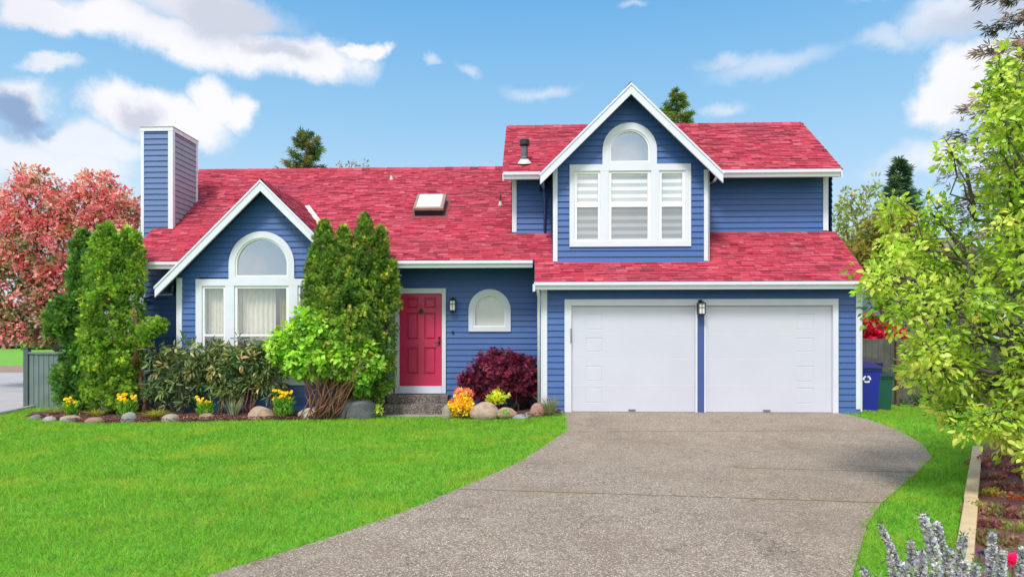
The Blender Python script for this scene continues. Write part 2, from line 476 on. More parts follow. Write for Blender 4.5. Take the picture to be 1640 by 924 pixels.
# ---- drive
LEFT_EDGE = [gp(*p)[:2] for p in [(905, 661), (906, 690), (882, 707), (822, 745), (735, 783), (640, 823), (540, 858), (440, 890), (330, 924)]]
RIGHT_EDGE = [gp(*p)[:2] for p in [(1341, 661), (1388, 671), (1440, 690), (1478, 711), (1493, 733), (1472, 755), (1436, 785), (1412, 806), (1390, 840), (1377, 880), (1366, 924)]]
def edge_x(edge, Y):
    e = np.array(sorted(edge, key=lambda p: p[1]))
    Y = np.asarray(Y, float)
    lo = e[0]; d = (e[1] - e[0]) / (e[1, 1] - e[0, 1])
    return np.where(Y < lo[1], lo[0] + (Y - lo[1]) * d[0], np.interp(Y, e[:, 1], e[:, 0]))
JOINTS = [((905, 692), (1440, 690)), ((735, 784), (1412, 806)), ((1180, 750), (1500, 758))]
def drive_mat():
    m, T, b = material('exposed_aggregate_concrete')
    P = T.new('ShaderNodeNewGeometry').outputs['Position']
    vo = T.new('ShaderNodeTexVoronoi'); vo.inputs['Scale'].default_value = 74; T.l.new(P, vo.inputs['Vector'])
    sepc = T.new('ShaderNodeSeparateColor'); T.l.new(vo.outputs['Color'], sepc.inputs[0])
    c = T.ramp(sepc.outputs[0], [(0, (.10, .082, .066)), (.25, (.30, .236, .175)), (.55, (.44, .360, .275)), (.8, (.56, .475, .37)), (1, (.80, .72, .60))])
    matrix_ = T.smooth(vo.outputs['Distance'], .30, .62)
    c = T.mix(matrix_, c, (.235, .188, .142))
    big = T.noise(P, .55, 5, .6); mid = T.noise(P, 3.2, 5, .65)
    c = T.mix(T.math('MULTIPLY', T.smooth(big, .42, .70), .40), c, (.190, .138, .098))
    c = T.mix(T.math('MULTIPLY', T.smooth(mid, .50, .75), .35), c, (.44, .39, .32))
    moss = T.math('MULTIPLY', T.smooth(T.noise(P, 1.3, 5, .7), .60, .76), .30)
    c = T.mix(moss, c, (.22, .19, .07))
    st = T.smooth(T.noise(T.vmath('MULTIPLY', P, (1.0, .22, 1)), 1.25, 4, .6), .54, .72)
    c = T.mix(T.math('MULTIPLY', st, .30), c, (.120, .095, .075))
    oil = T.smooth(T.noise(T.vmath('ADD', P, (3.3, 1.1, 0)), 1.9, 5, .65), .66, .76)
    c = T.mix(T.math('MULTIPLY', oil, .45), c, (.075, .062, .055))
    cr = T.math('ABSOLUTE', T.math('SUBTRACT', T.noise(P, .42, 7, .62), .5))
    crack = T.math('SUBTRACT', 1.0, T.smooth(cr, .0010, .0028))
    c = T.mix(T.math('MULTIPLY', crack, .55), c, (.05, .042, .032))
    sp = T.new('ShaderNodeSeparateXYZ'); T.l.new(P, sp.inputs[0])
    gap = None
    for (a, e) in JOINTS:
        x0, y0, _ = gp(*a); x1, y1, _ = gp(*e)
        L = math.hypot(x1 - x0, y1 - y0); nx, ny = -(y1 - y0) / L, (x1 - x0) / L
        w = T.math('ADD', T.math('MULTIPLY', sp.outputs[0], nx), T.math('MULTIPLY', sp.outputs[1], ny))
        w = T.math('ABSOLUTE', T.math('SUBTRACT', w, nx * x0 + ny * y0))
        if a[0] > 1000:      # this one only crosses part of the slab
            w = T.math('ADD', w, T.math('MULTIPLY', T.math('LESS_THAN', sp.outputs[0], x0), 1.0))
        gap = w if gap is None else T.math('MINIMUM', gap, w)
    jn = T.math('MULTIPLY', T.math('SUBTRACT', T.noise(P, 9, 4, .6), .5), .025)
    mossy = T.math('SUBTRACT', 1.0, T.smooth(T.math('ADD', gap, jn), .006, .045))
    c = T.mix(T.math('MULTIPLY', mossy, T.smooth(T.noise(P, 1.1, 3), .45, .62)), c, (.27, .22, .08))
    line = T.math('SUBTRACT', 1.0, T.smooth(gap, .005, .012))
    c = T.mix(line, c, (.022, .020, .014))
    T.l.new(c, b.inputs['Base Color']); b.inputs['Roughness'].default_value = .85
    h = T.math('SUBTRACT', T.math('SUBTRACT', 1.0, vo.outputs['Distance']), T.math('MULTIPLY', line, 2.0))
    bump(T, b, h, .55, .006)
    return m
def drive():
    ys = np.concatenate([np.arange(-8, 4, .5), np.arange(4, 13.36, .12), [13.37]])
    V = []; f = []; n = 26
    for y in ys:
        a = float(edge_x(LEFT_EDGE, y)); b_ = float(edge_x(RIGHT_EDGE, y))
        for i in range(n + 1):
            x = a + (b_ - a) * i / n
            V.append((x, y, float(ground_z(x, y)) + .010))
    for j in range(len(ys) - 1):
        for i in range(n):
            f.append((j * (n + 1) + i, j * (n + 1) + i + 1, (j + 1) * (n + 1) + i + 1, (j + 1) * (n + 1) + i))
    k = len(V)
    for j in range(len(ys)):      # slab edges
        for s in (0, n):
            x, y, z = V[j * (n + 1) + s]; V.append((x, y, z - .08))
    for j in range(len(ys) - 1):
        f.append((j * (n + 1), (j + 1) * (n + 1), k + 2 * (j + 1), k + 2 * j))
        f.append((j * (n + 1) + n, (j + 1) * (n + 1) + n, k + 2 * (j + 1) + 1, k + 2 * j + 1))
    m = bpy.data.meshes.new('driveway'); m.from_pydata(V, [], f); m.materials.append(drive_mat()); m.update()
    o = bpy.data.objects.new('driveway', m); link(o); tag(o, kind='structure')
drive()

# ---- side street with its pavement beyond the grey fence
CONC = plain('pale_street_concrete', (.40, .39, .39), .9, .12, 1.5, bmp=.3)
VERGE = plain('bare_verge_soil', (.30, .20, .15), .95, .2, 2, bmp=.4)
def street_x(y): return -11.40 - .26 * (np.asarray(y, float) - 14.1)
def strip(name, y0, y1, xr, z, mat, n=26):
    V = []; f = []
    for i in range(n + 1):
        y = y0 + (y1 - y0) * i / n
        for t in range(9):
            x = -70 + (xr(y) + 70) * t / 8
            V.append((x, y, float(ground_z(x, y)) + z))
    for i in range(n):
        for t in range(8): f.append((i * 9 + t, i * 9 + t + 1, (i + 1) * 9 + t + 1, (i + 1) * 9 + t))
    m = bpy.data.meshes.new(name); m.from_pydata(V, [], f); m.materials.append(mat); m.update()
    o = bpy.data.objects.new(name, m); link(o); tag(o, kind='structure'); return o
strip('side_street', 4, 30.0, street_x, .004, CONC)
strip('soil_verge', 30.02, 37.5, lambda y: -9.0, .006, VERGE)
kb = MB(); kb.tube([(float(street_x(y)) - .05, y, .012) for y in (4, 8, 12, 15, 20, 29.9)], .055, 8)
tag(kb.build('street_kerb', CONC), kind='structure')

# ---- planting beds (bark mulch)
BED_EDGE = [gp(*p)[:2] for p in [(44, 669), (55, 670), (75, 673), (130, 678), (200, 677), (300, 676), (400, 674), (470, 673), (530, 669), (580, 667), (622, 666)]]
BED_EDGE2 = [gp(*p)[:2] for p in [(700, 666), (760, 667), (840, 670), (900, 668)]]
def mulch_mat(k=1.0):
    m, T, b = material('bark_mulch_soil')
    P = T.new('ShaderNodeNewGeometry').outputs['Position']
    a = T.noise(P, 45, 4, .7); c = T.ramp(a, [(.3, (.035 * k, .017 * k, .015 * k)), (.55, (.13 * k, .056 * k, .048 * k)), (.8, (.26 * k, .135 * k, .12 * k))])
    T.l.new(c, b.inputs['Base Color']); b.inputs['Roughness'].default_value = .95
    bump(T, b, a, 1.0, .03); return m
MULCH = mulch_mat()
def wob(x, y, s=1.0): return .5 + .25 * np.sin(x * 3.1 * s + 1.3 * np.sin(y * 2.3 * s)) + .25 * np.sin(y * 4.3 * s + 1.7 * np.sin(x * 2.9 * s))
def bed(name, edge, xa, xb, yback):
    e = np.array(sorted(edge)); n = int((xb - xa) / .12)
    V = []; f = []; K = 14
    for i in range(n + 1):
        x = xa + (xb - xa) * i / n; y0 = np.interp(x, e[:, 0], e[:, 1])
        for t in range(K + 1):
            y = y0 + (yback - y0) * t / K
            z = float(ground_z(x, y)) - .03 + .09 * float(sm(0, .25, t / K)) + .03 * float(wob(x, y, 2.2))
            V.append((x, y, z))
    for i in range(n):
        for t in range(K): f.append((i * (K + 1) + t, (i + 1) * (K + 1) + t, (i + 1) * (K + 1) + t + 1, i * (K + 1) + t + 1))
    m = bpy.data.meshes.new(name); m.from_pydata(V, [], f); m.materials.append(MULCH)
    m.polygons.foreach_set('use_smooth', [True] * len(m.polygons)); m.update()
    o = bpy.data.objects.new(name, m); link(o); tag(o, kind='structure')
bed('planting_bed', BED_EDGE, X(46, 13.3), X(620, 13.6), 14.7)
bed('planting_bed', BED_EDGE2, X(704, 13.6), X(876, 13.2), 14.7)

# ================================================================ HOUSE
Yw, Yu, Yg, Yb, Yd, Yc1, Yc2 = 14.46, 14.62, 13.36, 13.70, 13.64, 14.85, 15.92
M1, C1, M2, C2 = .7788, -7.4496, .7821, -5.8987
Ye, Yge, Yue, Yr, Yur, YBK = 13.706, 13.06, 14.12, 17.38, 16.23, 20.3
def R1(y): return M1 * y + C1
def R2(y): return M2 * y + C2
PITCH = .1263
house = thing('house', (0, 15.0, 0), 'blue clapboard house with red shingle roof, white trim, tall chimney and double garage', 'house')

def siding(name, T, z0, z1, lim, holes=(), mat=BLUE, parent=house):
    mb = MB(); nb = int(math.ceil((z1 - z0) / PITCH))
    for k in range(nb):
        zb = z0 + k * PITCH; zt = min(zb + PITCH, z1)
        a0, b0 = lim(zb); a1, b1 = lim(zt)
        if b0 - a0 < .01: continue
        if b1 < a1: a1 = b1 = (a1 + b1) / 2
        segs = [(a0, b0)]
        for h in holes:
            iv = h((zb + zt) / 2)
            if iv is None: continue
            new = []
            for s, e in segs:
                if iv[1] <= s or iv[0] >= e: new.append((s, e)); continue
                if iv[0] > s: new.append((s, iv[0]))
                if iv[1] < e: new.append((iv[1], e))
            segs = new
        # boards are nailed up in lengths: butt joints here and there
        fin = []
        for s, e in segs:
            cur = s
            while e - cur > 4.2:
                c = cur + 1.6 + 2.2 * random.random(); fin.append((cur, c - .002)); cur = c
            fin.append((cur, e))
        for s, e in fin:
            sa = a1 if s == a0 else s; eb = b1 if e == b0 else e
            if eb < sa: sa = eb = (sa + eb) / 2
            o1 = .027 + random.random() * .002
            mb.add([T(s, o1, zb), T(e, o1, zb), T(eb, .005, zt), T(sa, .005, zt), T(s, -.004, zb), T(e, -.004, zb)],
                   [(0, 1, 2, 3), (0, 4, 5, 1)])
    return mb.build(name, mat, parent)
def front(Y): return lambda u, o, z: (u, Y - o, z)
def back(Y): return lambda u, o, z: (u, Y + o, z)
def side_r(Xv): return lambda u, o, z: (Xv + o, u, z)
def side_l(Xv): return lambda u, o, z: (Xv - o, u, z)
def rect_hole(x0, x1, z0, z1): return lambda z: (x0, x1) if z0 <= z <= z1 else None
def arch_hole(xc, r, z0, zs):
    def h(z):
        if z < z0 or z > zs + r: return None
        if z <= zs: return (xc - r, xc + r)
        w = math.sqrt(max(0, r * r - (z - zs) ** 2)); return (xc - w, xc + w)
    return h

# --- key places
XL = -8.73                                        # house corner by the chimney
XbL, XbR = X(286, Yb), X(548, Yb)
XgL, XgR = X(869, Yg), X(1377, Yg)
XuL, XuR = X(820.5, Yu), X(1323.5, Yu)
XdL, XdR = X(887, Yd), X(1133, Yd)
XRK = 6.447
# --- window outlines
def zb_(py): return Z(417, py, Yb)
def zd_(py): return Z(1008, py, Yd)
def ze_(py): return Z(784, py, Yw)
bx = X(418.5, Yb); bw = X(368, Yb)
BAY_ARCH = dict(xc=X(420, Yb), ro=X(472.5, Yb) - X(420, Yb), ri=X(460, Yb) - X(420, Yb), zs=zb_(424.5), zb=zb_(441), zt=zb_(447))
BAY_BOX = dict(x0=X(315, Yb), x1=X(525, Yb), z0=zb_(616), z1=zb_(447))
D_ARCH = dict(xc=X(1008, Yd), ro=X(1051.5, Yd) - X(1008, Yd), ri=X(1038, Yd) - X(1008, Yd), zs=zd_(241), zb=zd_(258.5))
D_BOX = dict(x0=X(912, Yd), x1=X(1106, Yd), z0=zd_(395.5), z1=zd_(264))
E_ARCH = dict(xc=X(784.3, Yw), ro=X(818, Yw) - X(784.3, Yw), ri=X(807.7, Yw) - X(784.3, Yw), zs=ze_(497), zb=ze_(521), z0=ze_(531))

# --- walls
zg = .127
GF = dict(x0=X(904, Yg), x1=X(1341, Yg), z1=Z(1120, 479, Yg))
siding('entry_wall', front(Yw), -.02, R1(Yw) - .12, lambda z: (XbR, XgL + .03),
       [rect_hole(X(634, Yw), X(712, Yw), 0.45, Z(675, 464, Yw)), arch_hole(E_ARCH['xc'], E_ARCH['ro'] - .05, E_ARCH['z0'] + .05, E_ARCH['zs'])])
siding('corner_wall', front(Yw), -.02, R1(Yw) - .12, lambda z: (XL, XbL + .03))
siding('garage_wall', front(Yg), zg - .0, R1(Yg) - .12, lambda z: (XgL, XgR), [rect_hole(GF['x0'] + .05, GF['x1'] - .05, 0, GF['z1'] - .04)])
bayz = lambda x: 0
BAX, BAZ = X(418, Yb - .33), Z(418, 288, Yb - .33); BSL = .985       # bay gable apex and slope
DAX, DAZ = X(1010.5, Yd - .33), Z(1010, 133, Yd - .33); DSL = .985
def gable_lim(ax, az, sl, xl, xr, drop=.10):
    return lambda z: (max(xl, ax - (az - drop - z) / sl), min(xr, ax + (az - drop - z) / sl))
siding('bay_wall', front(Yb), -.02, BAZ - .12, gable_lim(BAX, BAZ, BSL, XbL, XbR),
       [rect_hole(BAY_BOX['x0'] + .05, BAY_BOX['x1'] - .05, BAY_BOX['z0'] + .05, BAY_BOX['z1'] - .03), arch_hole(BAY_ARCH['xc'], BAY_ARCH['ro'] - .05, zb_(450), BAY_ARCH['zs'])])
for Xs, fn in ((XbL, side_l), (XbR, side_r)):
    siding('bay_side_wall', fn(Xs), -.02, 3.1, lambda z: (Yb, Yw))
siding('upper_wall', front(Yu), R1(Yu) - .05, R2(Yu) - .1, lambda z: (XuL, XuR))
siding('dormer_wall', front(Yd), R1(Yd) - .02, DAZ - .12, gable_lim(DAX, DAZ, DSL, XdL, XdR),
       [rect_hole(D_BOX['x0'] + .04, D_BOX['x1'] - .04, D_BOX['z0'] + .04, D_BOX['z1'] - .02), arch_hole(D_ARCH['xc'], D_ARCH['ro'] - .05, zd_(268), D_ARCH['zs'])])
for Xs, fn in ((XdL, side_l), (XdR, side_r)):
    siding('dormer_side_wall', fn(Xs), R1(Yd) - .02, DAZ - DSL * (DAX - XdL) - .10, lambda z: (Yd, Yu + .02))
siding('garage_side_wall', side_l(XgL), 0, R1(Yg) + .35, lambda z: (max(Yg, (z - C1 + .12) / M1), Yw))
def right_lim(z):
    a = Yg if z < R1(Yg) - .12 else min((z + .12 - C1) / M1, Yu) if z < R2(Yu) - .1 else max(Yu, (z + .12 - C2) / M2)
    return (a, min(YBK, 2 * Yur - (z + .12 - C2) / M2))
siding('gable_wall', side_r(XgR), 0, R2(Yur) - .12, right_lim)
siding('upper_side_wall', side_l(XuL), R1(Yu) - .3, R2(Yur) - .12, lambda z: (max(Yu, (z + .12 - C2) / M2), 2 * Yur - (z + .12 - C2) / M2))
siding('gable_wall', side_l(XL), -.02, R1(Yr) - .12, lambda z: (max(Yw, (z + .12 - C1) / M1), min(YBK, 2 * Yr - (z + .12 - C1) / M1)))
siding('back_wall', back(YBK), 0, 3.6, lambda z: (XL, XgR))

# --- chimney
XcL, XcR, ZcT = X(228.5, Yc1), X(276, Yc1), Z(250, 205, Yc1)
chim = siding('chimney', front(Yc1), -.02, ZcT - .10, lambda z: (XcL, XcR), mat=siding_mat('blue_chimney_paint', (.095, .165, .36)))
CH2 = siding_mat('weak_light_chimney_siding', (.30, .30, .37))  # weaker light on this side put into the colour; the siding is blue
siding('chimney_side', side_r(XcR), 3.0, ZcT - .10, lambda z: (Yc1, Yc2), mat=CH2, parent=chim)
siding('chimney_side', side_l(XcL), -.02, ZcT - .10, lambda z: (Yc1, Yc2), parent=chim)
siding('chimney_back', back(Yc2), -.02, ZcT - .10, lambda z: (XcL, XcR), parent=chim)
t = MB(); w = .10
t.box(XcL - .028, XcL + .045, Yc1 - .030, Yc1 + .06, -.02, ZcT - .08)
t.box(XcR - .085, XcR + .028, Yc1 - .030, Yc1 + .07, 3.6, ZcT - .08)
t.box(XcR - .04, XcR + .028, Yc2 - .045, Yc2 + .03, 4.5, ZcT - .08)
t.box(XcL - .034, XcR + .034, Yc1 - .036, Yc2 + .036, ZcT - .085, ZcT)
t.build('chimney_trim', WHITE, chim, bevel=.004)
t = MB(); t.box(XcL - .045, XcR + .045, Yc1 - .045, Yc2 + .045, ZcT + .002, ZcT + .02)
t.build('chimney_cap', plain('pinkish_metal_cap', (.42, .35, .34), .5), chim)

# --- shingled roofs
def shingles(mb, O, U, V, Nn, vlen, lim, expo=.092):
    O, U, V, Nn = map(np.array, (O, U, V, Nn)); U = U / np.linalg.norm(U); V = V / np.linalg.norm(V); Nn = Nn / np.linalg.norm(Nn)
    P = lambda u, v, n: O + U * u + V * v + Nn * n
    for j in range(int(math.ceil(vlen / expo))):
        vm = min((j + .5) * expo, vlen)
        for (a, b) in lim(vm):
            u = a; first = True
            while u < b - .01:
                wd = .14 + .14 * random.random()
                e = min(u + wd * (random.random() if first else 1) * random.choice([.5, .8, 1]) + .02, b); first = False
                if b - e < .06: e = b
                v0 = j * expo - random.choice([0, 0, .004, .010, .018]) ; v1 = min((j + 1) * expo + .025, vlen)
                t = .007 + random.choice([0, .002, .006, .011])
                g = .0025
                if v0 < 0: v0 = -.004
                mb.add([P(u + g, v0, t), P(e - g, v0, t), P(e - g, v1, .003), P(u + g, v1, .003), P(u + g, v0, -.002), P(e - g, v0, -.002)],
                       [(0, 1, 2, 3), (0, 4, 5, 1)])
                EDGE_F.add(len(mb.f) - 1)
                u = e
roof = MB(); soff = MB(); EDGE_F = set()
sl1 = math.hypot(1, M1); sl2 = math.hypot(1, M2)
def lim_main(v):
    y = Yge + v / sl1
    if y < Ye: return [(X(856, Yge), XRK + .045)]
    if y < Yu - .01:
        k = (BAZ - R1(y)) / BSL - .10            # left open under the bay's own roof
        return [(XL - .02, BAX - k), (BAX + k, XRK + .045)]
    x0 = XL - .02 if y < 15.3 else -8.99
    return [(x0, XuL + .03)]
shingles(roof, (0, Yge, R1(Yge)), (1, 0, 0), (0, 1, M1), (0, -M1, 1), (Yr - Yge) * sl1, lim_main)
def slab(mb, x0, x1, y0, y1, Rf, th=.09, lift=-.004):
    mb.prism([(y0, Rf(y0) + lift), (y1, Rf(y1) + lift), (y1, Rf(y1) - th), (y0, Rf(y0) - th)], x0, x1, 'x')
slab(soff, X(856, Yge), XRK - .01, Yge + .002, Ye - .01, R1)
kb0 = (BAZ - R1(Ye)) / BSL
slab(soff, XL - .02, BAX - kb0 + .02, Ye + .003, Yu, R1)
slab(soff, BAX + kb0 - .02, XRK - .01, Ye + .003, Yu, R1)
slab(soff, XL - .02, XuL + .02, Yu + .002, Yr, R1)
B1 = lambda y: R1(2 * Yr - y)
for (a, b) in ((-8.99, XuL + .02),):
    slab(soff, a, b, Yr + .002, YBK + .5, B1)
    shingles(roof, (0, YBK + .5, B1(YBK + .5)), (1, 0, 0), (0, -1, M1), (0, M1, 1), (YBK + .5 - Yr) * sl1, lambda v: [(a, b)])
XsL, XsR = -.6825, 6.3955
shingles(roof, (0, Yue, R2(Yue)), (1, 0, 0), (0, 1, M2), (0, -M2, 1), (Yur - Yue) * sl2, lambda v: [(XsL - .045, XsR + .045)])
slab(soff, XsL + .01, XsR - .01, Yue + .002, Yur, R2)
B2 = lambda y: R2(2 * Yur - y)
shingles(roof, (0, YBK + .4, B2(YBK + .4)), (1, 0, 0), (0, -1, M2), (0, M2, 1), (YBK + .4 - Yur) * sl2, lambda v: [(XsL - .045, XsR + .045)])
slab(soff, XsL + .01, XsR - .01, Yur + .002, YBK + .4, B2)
# ridge caps
for (a, b, y, z) in ((-8.99, XuL - .02, Yr, R1(Yr)), (XsL, XsR, Yur, R2(Yur))):
    u = a
    while u < b:
        e = min(u + .22, b); h = .022 + .008 * random.random(); mm = .78
        roof.add([(u, y - .13, z - .13 * mm + h - .004), (e, y - .13, z - .13 * mm + h - .012), (e, y, z + h + .004), (u, y, z + h + .012), (u, y + .13, z - .13 * mm + h - .004), (e, y + .13, z - .13 * mm + h - .012)],
                 [(0, 1, 2, 3), (3, 2, 5, 4)])
        u = e
def gable_roof(ax, az, sl, yf, halfw, yback, rake_h=.225):
    """two slopes with the ridge running back from the apex, and the white rake boards at the front"""
    L = math.hypot(1, sl)
    for s in (-1, 1):
        zt = lambda v: az - sl * (halfw - v / L)
        shingles(roof, (ax + s * halfw, yf, az - sl * halfw), (0, 1, 0), (-s, 0, sl), (s * sl, 0, 1), halfw * L, lambda v: [(0, yback(zt(v)) - yf)])
        n = 30
        for i in range(n):
            x0 = halfw * i / n; x1 = halfw * (i + 1) / n
            zm = az - sl * x1 - .1
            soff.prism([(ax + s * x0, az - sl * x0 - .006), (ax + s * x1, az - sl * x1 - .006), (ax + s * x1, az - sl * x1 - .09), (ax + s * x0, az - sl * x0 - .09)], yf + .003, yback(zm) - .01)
    rk = MB()
    for s in (-1, 1):
        rk.prism([(ax, az - .012), (ax + s * halfw, az - .012 - sl * halfw), (ax + s * halfw, az - .012 - sl * halfw - rake_h), (ax, az - .012 - rake_h)], yf - .045, yf - .001)
        # crown strip under the shingles
        rk.prism([(ax, az - .010), (ax + s * (halfw + .012), az - .010 - sl * (halfw + .012)), (ax + s * (halfw + .012), az - .06 - sl * (halfw + .012)), (ax, az - .06)], yf - .062, yf - .046)
    rk.build('rake_board', WHITE, house, bevel=.003)
ybf = Yb - .33; ydf = Yd - .33
hb = BAX - X(249.5, ybf); hd = DAX - X(865, ydf)
gable_roof(BAX, BAZ, BSL, ybf, hb, lambda z: Yw - .02 if z < 3.16 else (z - C1) / M1 + .12)
gable_roof(DAX, DAZ, DSL, ydf, hd, lambda z: Yu if z < R2(Yue) else min((z - C2) / M2 + .12, Yur + .25))
roof_o = roof.build('roof', SHINGLE, house)
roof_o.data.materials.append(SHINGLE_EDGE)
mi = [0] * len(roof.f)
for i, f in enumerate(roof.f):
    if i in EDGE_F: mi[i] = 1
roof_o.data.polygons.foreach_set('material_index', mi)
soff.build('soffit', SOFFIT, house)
# ridge caps of the two gables
for (ax, az, y0, y1) in ((BAX, BAZ, ybf, (BAZ - C1) / M1), (DAX, DAZ, ydf, Yur)):
    u = y0; rc = MB()
    while u < y1:
        e = min(u + .22, y1); h = .022
        rc.add([(ax - .12, u, az - .118 + h), (ax - .12, e, az - .118 + h - .008), (ax, e, az + h), (ax, u, az + h + .008), (ax + .12, u, az - .118 + h), (ax + .12, e, az - .118 + h - .008)], [(0, 1, 2, 3), (3, 2, 5, 4)])
        u = e
    rc.build('ridge_cap', SHINGLE, roof_o)
# valley flashing of the bay gable, right slope
vz0, vz1 = BAZ - .10, BAZ - 1.35
vf = MB(); vp = []
for z in (vz0, vz1):
    x = BAX + (BAZ - z) / BSL; y = (z - C1) / M1
    vp.append((x, y, z))
(xa, ya, za), (xb, yb2, zb2) = vp
vf.quad((xa - .02, ya, za + .02), (xa + .09, ya + .03, za + .045), (xb + .09, yb2 + .03, zb2 + .045), (xb - .02, yb2, zb2 + .02))
vf.build('valley_flashing', FLASHING, house)

# --- trim boards
class TB:
    def box(s, *a):
        m = MB(); m.box(*a); m.build('corner_trim', WHITE, house, bevel=.003)
t = TB()
def vboard(px0, px1, Y, z0, z1, th=.034): t.box(X(px0, Y), X(px1, Y), Y - th, Y - .001, z0, z1)
vboard(284.5, 292.5, Yb, -.02, BAZ - BSL * (BAX - X(288, Yb)) - .13)
t.box(XbR - .10, XbR + .03, Yb - .034, Yb - .001, -.02, 2.9)
t.box(XbL - .034, XbL - .001, Yb - .03, Yb + .09, -.02, 2.9)
vboard(229.5, 234, Yw, -.02, R1(Yw) - .12)
vboard(868.3, 876.3, Yg, Z(870, 655, Yg), R1(Yg) - .1)
vboard(1370, 1378, Yg, Z(1370, 655, Yg), R1(Yg) - .1)
t.box(XgL - .034, XgL - .001, Yg - .034, Yg + .09, .16, R1(Yg) - .1)
t.box(XgR + .001, XgR + .034, Yg - .034, Yg + .09, .16, R1(Yg) - .1)
vboard(622.5, 630, Yw, .38, R1(Yw) - .2)
vboard(820, 827.5, Yu, R1(Yu) + .01, R2(Yu) - .1)
vboard(1317.5, 1324, Yu, R1(Yu) + .01, R2(Yu) - .1)
t.box(XuR + .001, XuR + .03, Yu - .034, Yu + .09, R1(Yu), R2(Yu) - .1)
vboard(885.5, 892.8, Yd, R1(Yd) + .01, DAZ - DSL * (DAX - X(889, Yd)) - .12)
vboard(1127, 1134.5, Yd, R1(Yd) + .01, DAZ - DSL * (X(1131, Yd) - DAX) - .12)
t.box(XdR + .001, XdR + .03, Yd - .034, Yd + .09, R1(Yd), DAZ - DSL * (XdR + .03 - DAX) - .12)
# rake boards on the two big gables' ends
def side_rake(x0, x1, ya, yb, Rf, h=.17):
    rk = MB(); rk.prism([(ya, Rf(ya) - .012), (yb, Rf(yb) - .012), (yb, Rf(yb) - h), (ya, Rf(ya) - h)], x0, x1, 'x'); rk.build('side_rake_board', WHITE, house)
side_rake(XRK + .001, XRK + .03, Yge, Yu, R1)
side_rake(XsR + .001, XsR + .03, Yue, Yur, R2); side_rake(XsR + .001, XsR + .03, Yur + .001, YBK + .4, B2)
side_rake(XsL - .03, XsL - .001, Yue, Yur, R2); side_rake(XsL - .03, XsL - .001, Yur + .001, YBK + .4, B2)
side_rake(-9.02, -8.991, 15.95, Yr, R1); side_rake(-9.02, -8.991, Yr + .001, YBK + .5, B1)

# --- gutters
def gutter(x0, x1, y, z, h=.145):
    g = MB()
    prof = [(y - .115, z), (y - .105, z), (y - .10, z - .02), (y - .02, z - .02), (y + .001, z), (y + .001, z - h), (y - .065, z - h), (y - .085, z - h * .62), (y - .115, z - h * .42)]
    g.prism(prof, x0, x1, 'x')
    return g.build('gutter', WHITE, house)
BAYRX = lambda z: (BAZ - z) / BSL
gutter(XL - .06, BAX - BAYRX(R1(Ye)) - .12, Ye, R1(Ye) - .012)
gutter(BAX + BAYRX(R1(Ye)) - .02, X(853, Ye - .1), Ye, R1(Ye) - .012)
gutter(X(857.5, Yge - .1), X(1396, Yge - .1), Yge, R1(Yge) - .012)
gutter(X(806, Yue - .1), X(869, Yue - .1), Yue, R2(Yue) - .012)
gutter(X(1155, Yue - .1), X(1347, Yue - .1), Yue, R2(Yue) - .012)

# --- downspouts
def spout(pts, r, mat):
    d = MB(); d.tube(pts, r, 8); return d.build('downspout', mat, house, smooth=True)
yb_ = Yb + .05
spout([(X(277, Yb), Yb - .02, Z(277, 455, Yb)), (X(276, Yb), Yb, Z(276, 466, Yb)), (X(271, Yb), Yb + .2, Z(271, 471, Yb)), (X(250, Yw), Yw - .12, Z(250, 474, Yw)), (X(236, Yw), Yw - .08, Z(236, 478, Yw)), (X(235, Yw), Yw - .07, Z(235, 486, Yw))], .034, NAVY_METAL)
spout([(X(860, Yge), Yge - .02, Z(860, 461, Yge)), (X(862, Yge), Yge + .0, Z(862, 468, Yge)), (XgL - .075, Yg - .15, Z(865, 476, Yg)), (XgL - .075, Yg - .02, Z(865, 492, Yg)), (XgL - .075, Yg + .05, Z(866, 505, Yg)), (XgL - .075, Yg + .05, .12)], .032, WHITE)
spout([(X(868.5, ydf), ydf + .02, Z(868, 284, ydf)), (X(869.5, ydf), ydf + .05, Z(869, 296, ydf)), (X(871.5, Yu), Yu - .20, Z(871, 306, Yu)), (X(872.5, Yu), Yu - .06, Z(872, 318, Yu)), (X(872.5, Yu), Yu - .05, Z(872, 372, Yu))], .030, siding_mat('blue_downspout_paint', (.06, .11, .30)))
spout([(X(1150, ydf), ydf + .06, Z(1150, 282, ydf)), (X(1146, Yd), Yd + .1, Z(1146, 288, Yd)), (X(1135, Yu - .4), Yu - .5, Z(1135, 302, Yu))], .028, WHITE)
t = MB()
t.box(X(853.3, Ye - .1), X(855.5, Ye - .1), Yge - .02, Yge + .02, Z(854, 467, Yge), Z(854, 455, Yge))
t.box(X(855.5, Yge - .1), X(857.3, Yge - .1), Yge - .11, Yge, R1(Yge) - .19, R1(Yge) - .01)
t.build('gutter_end', WHITE, house)

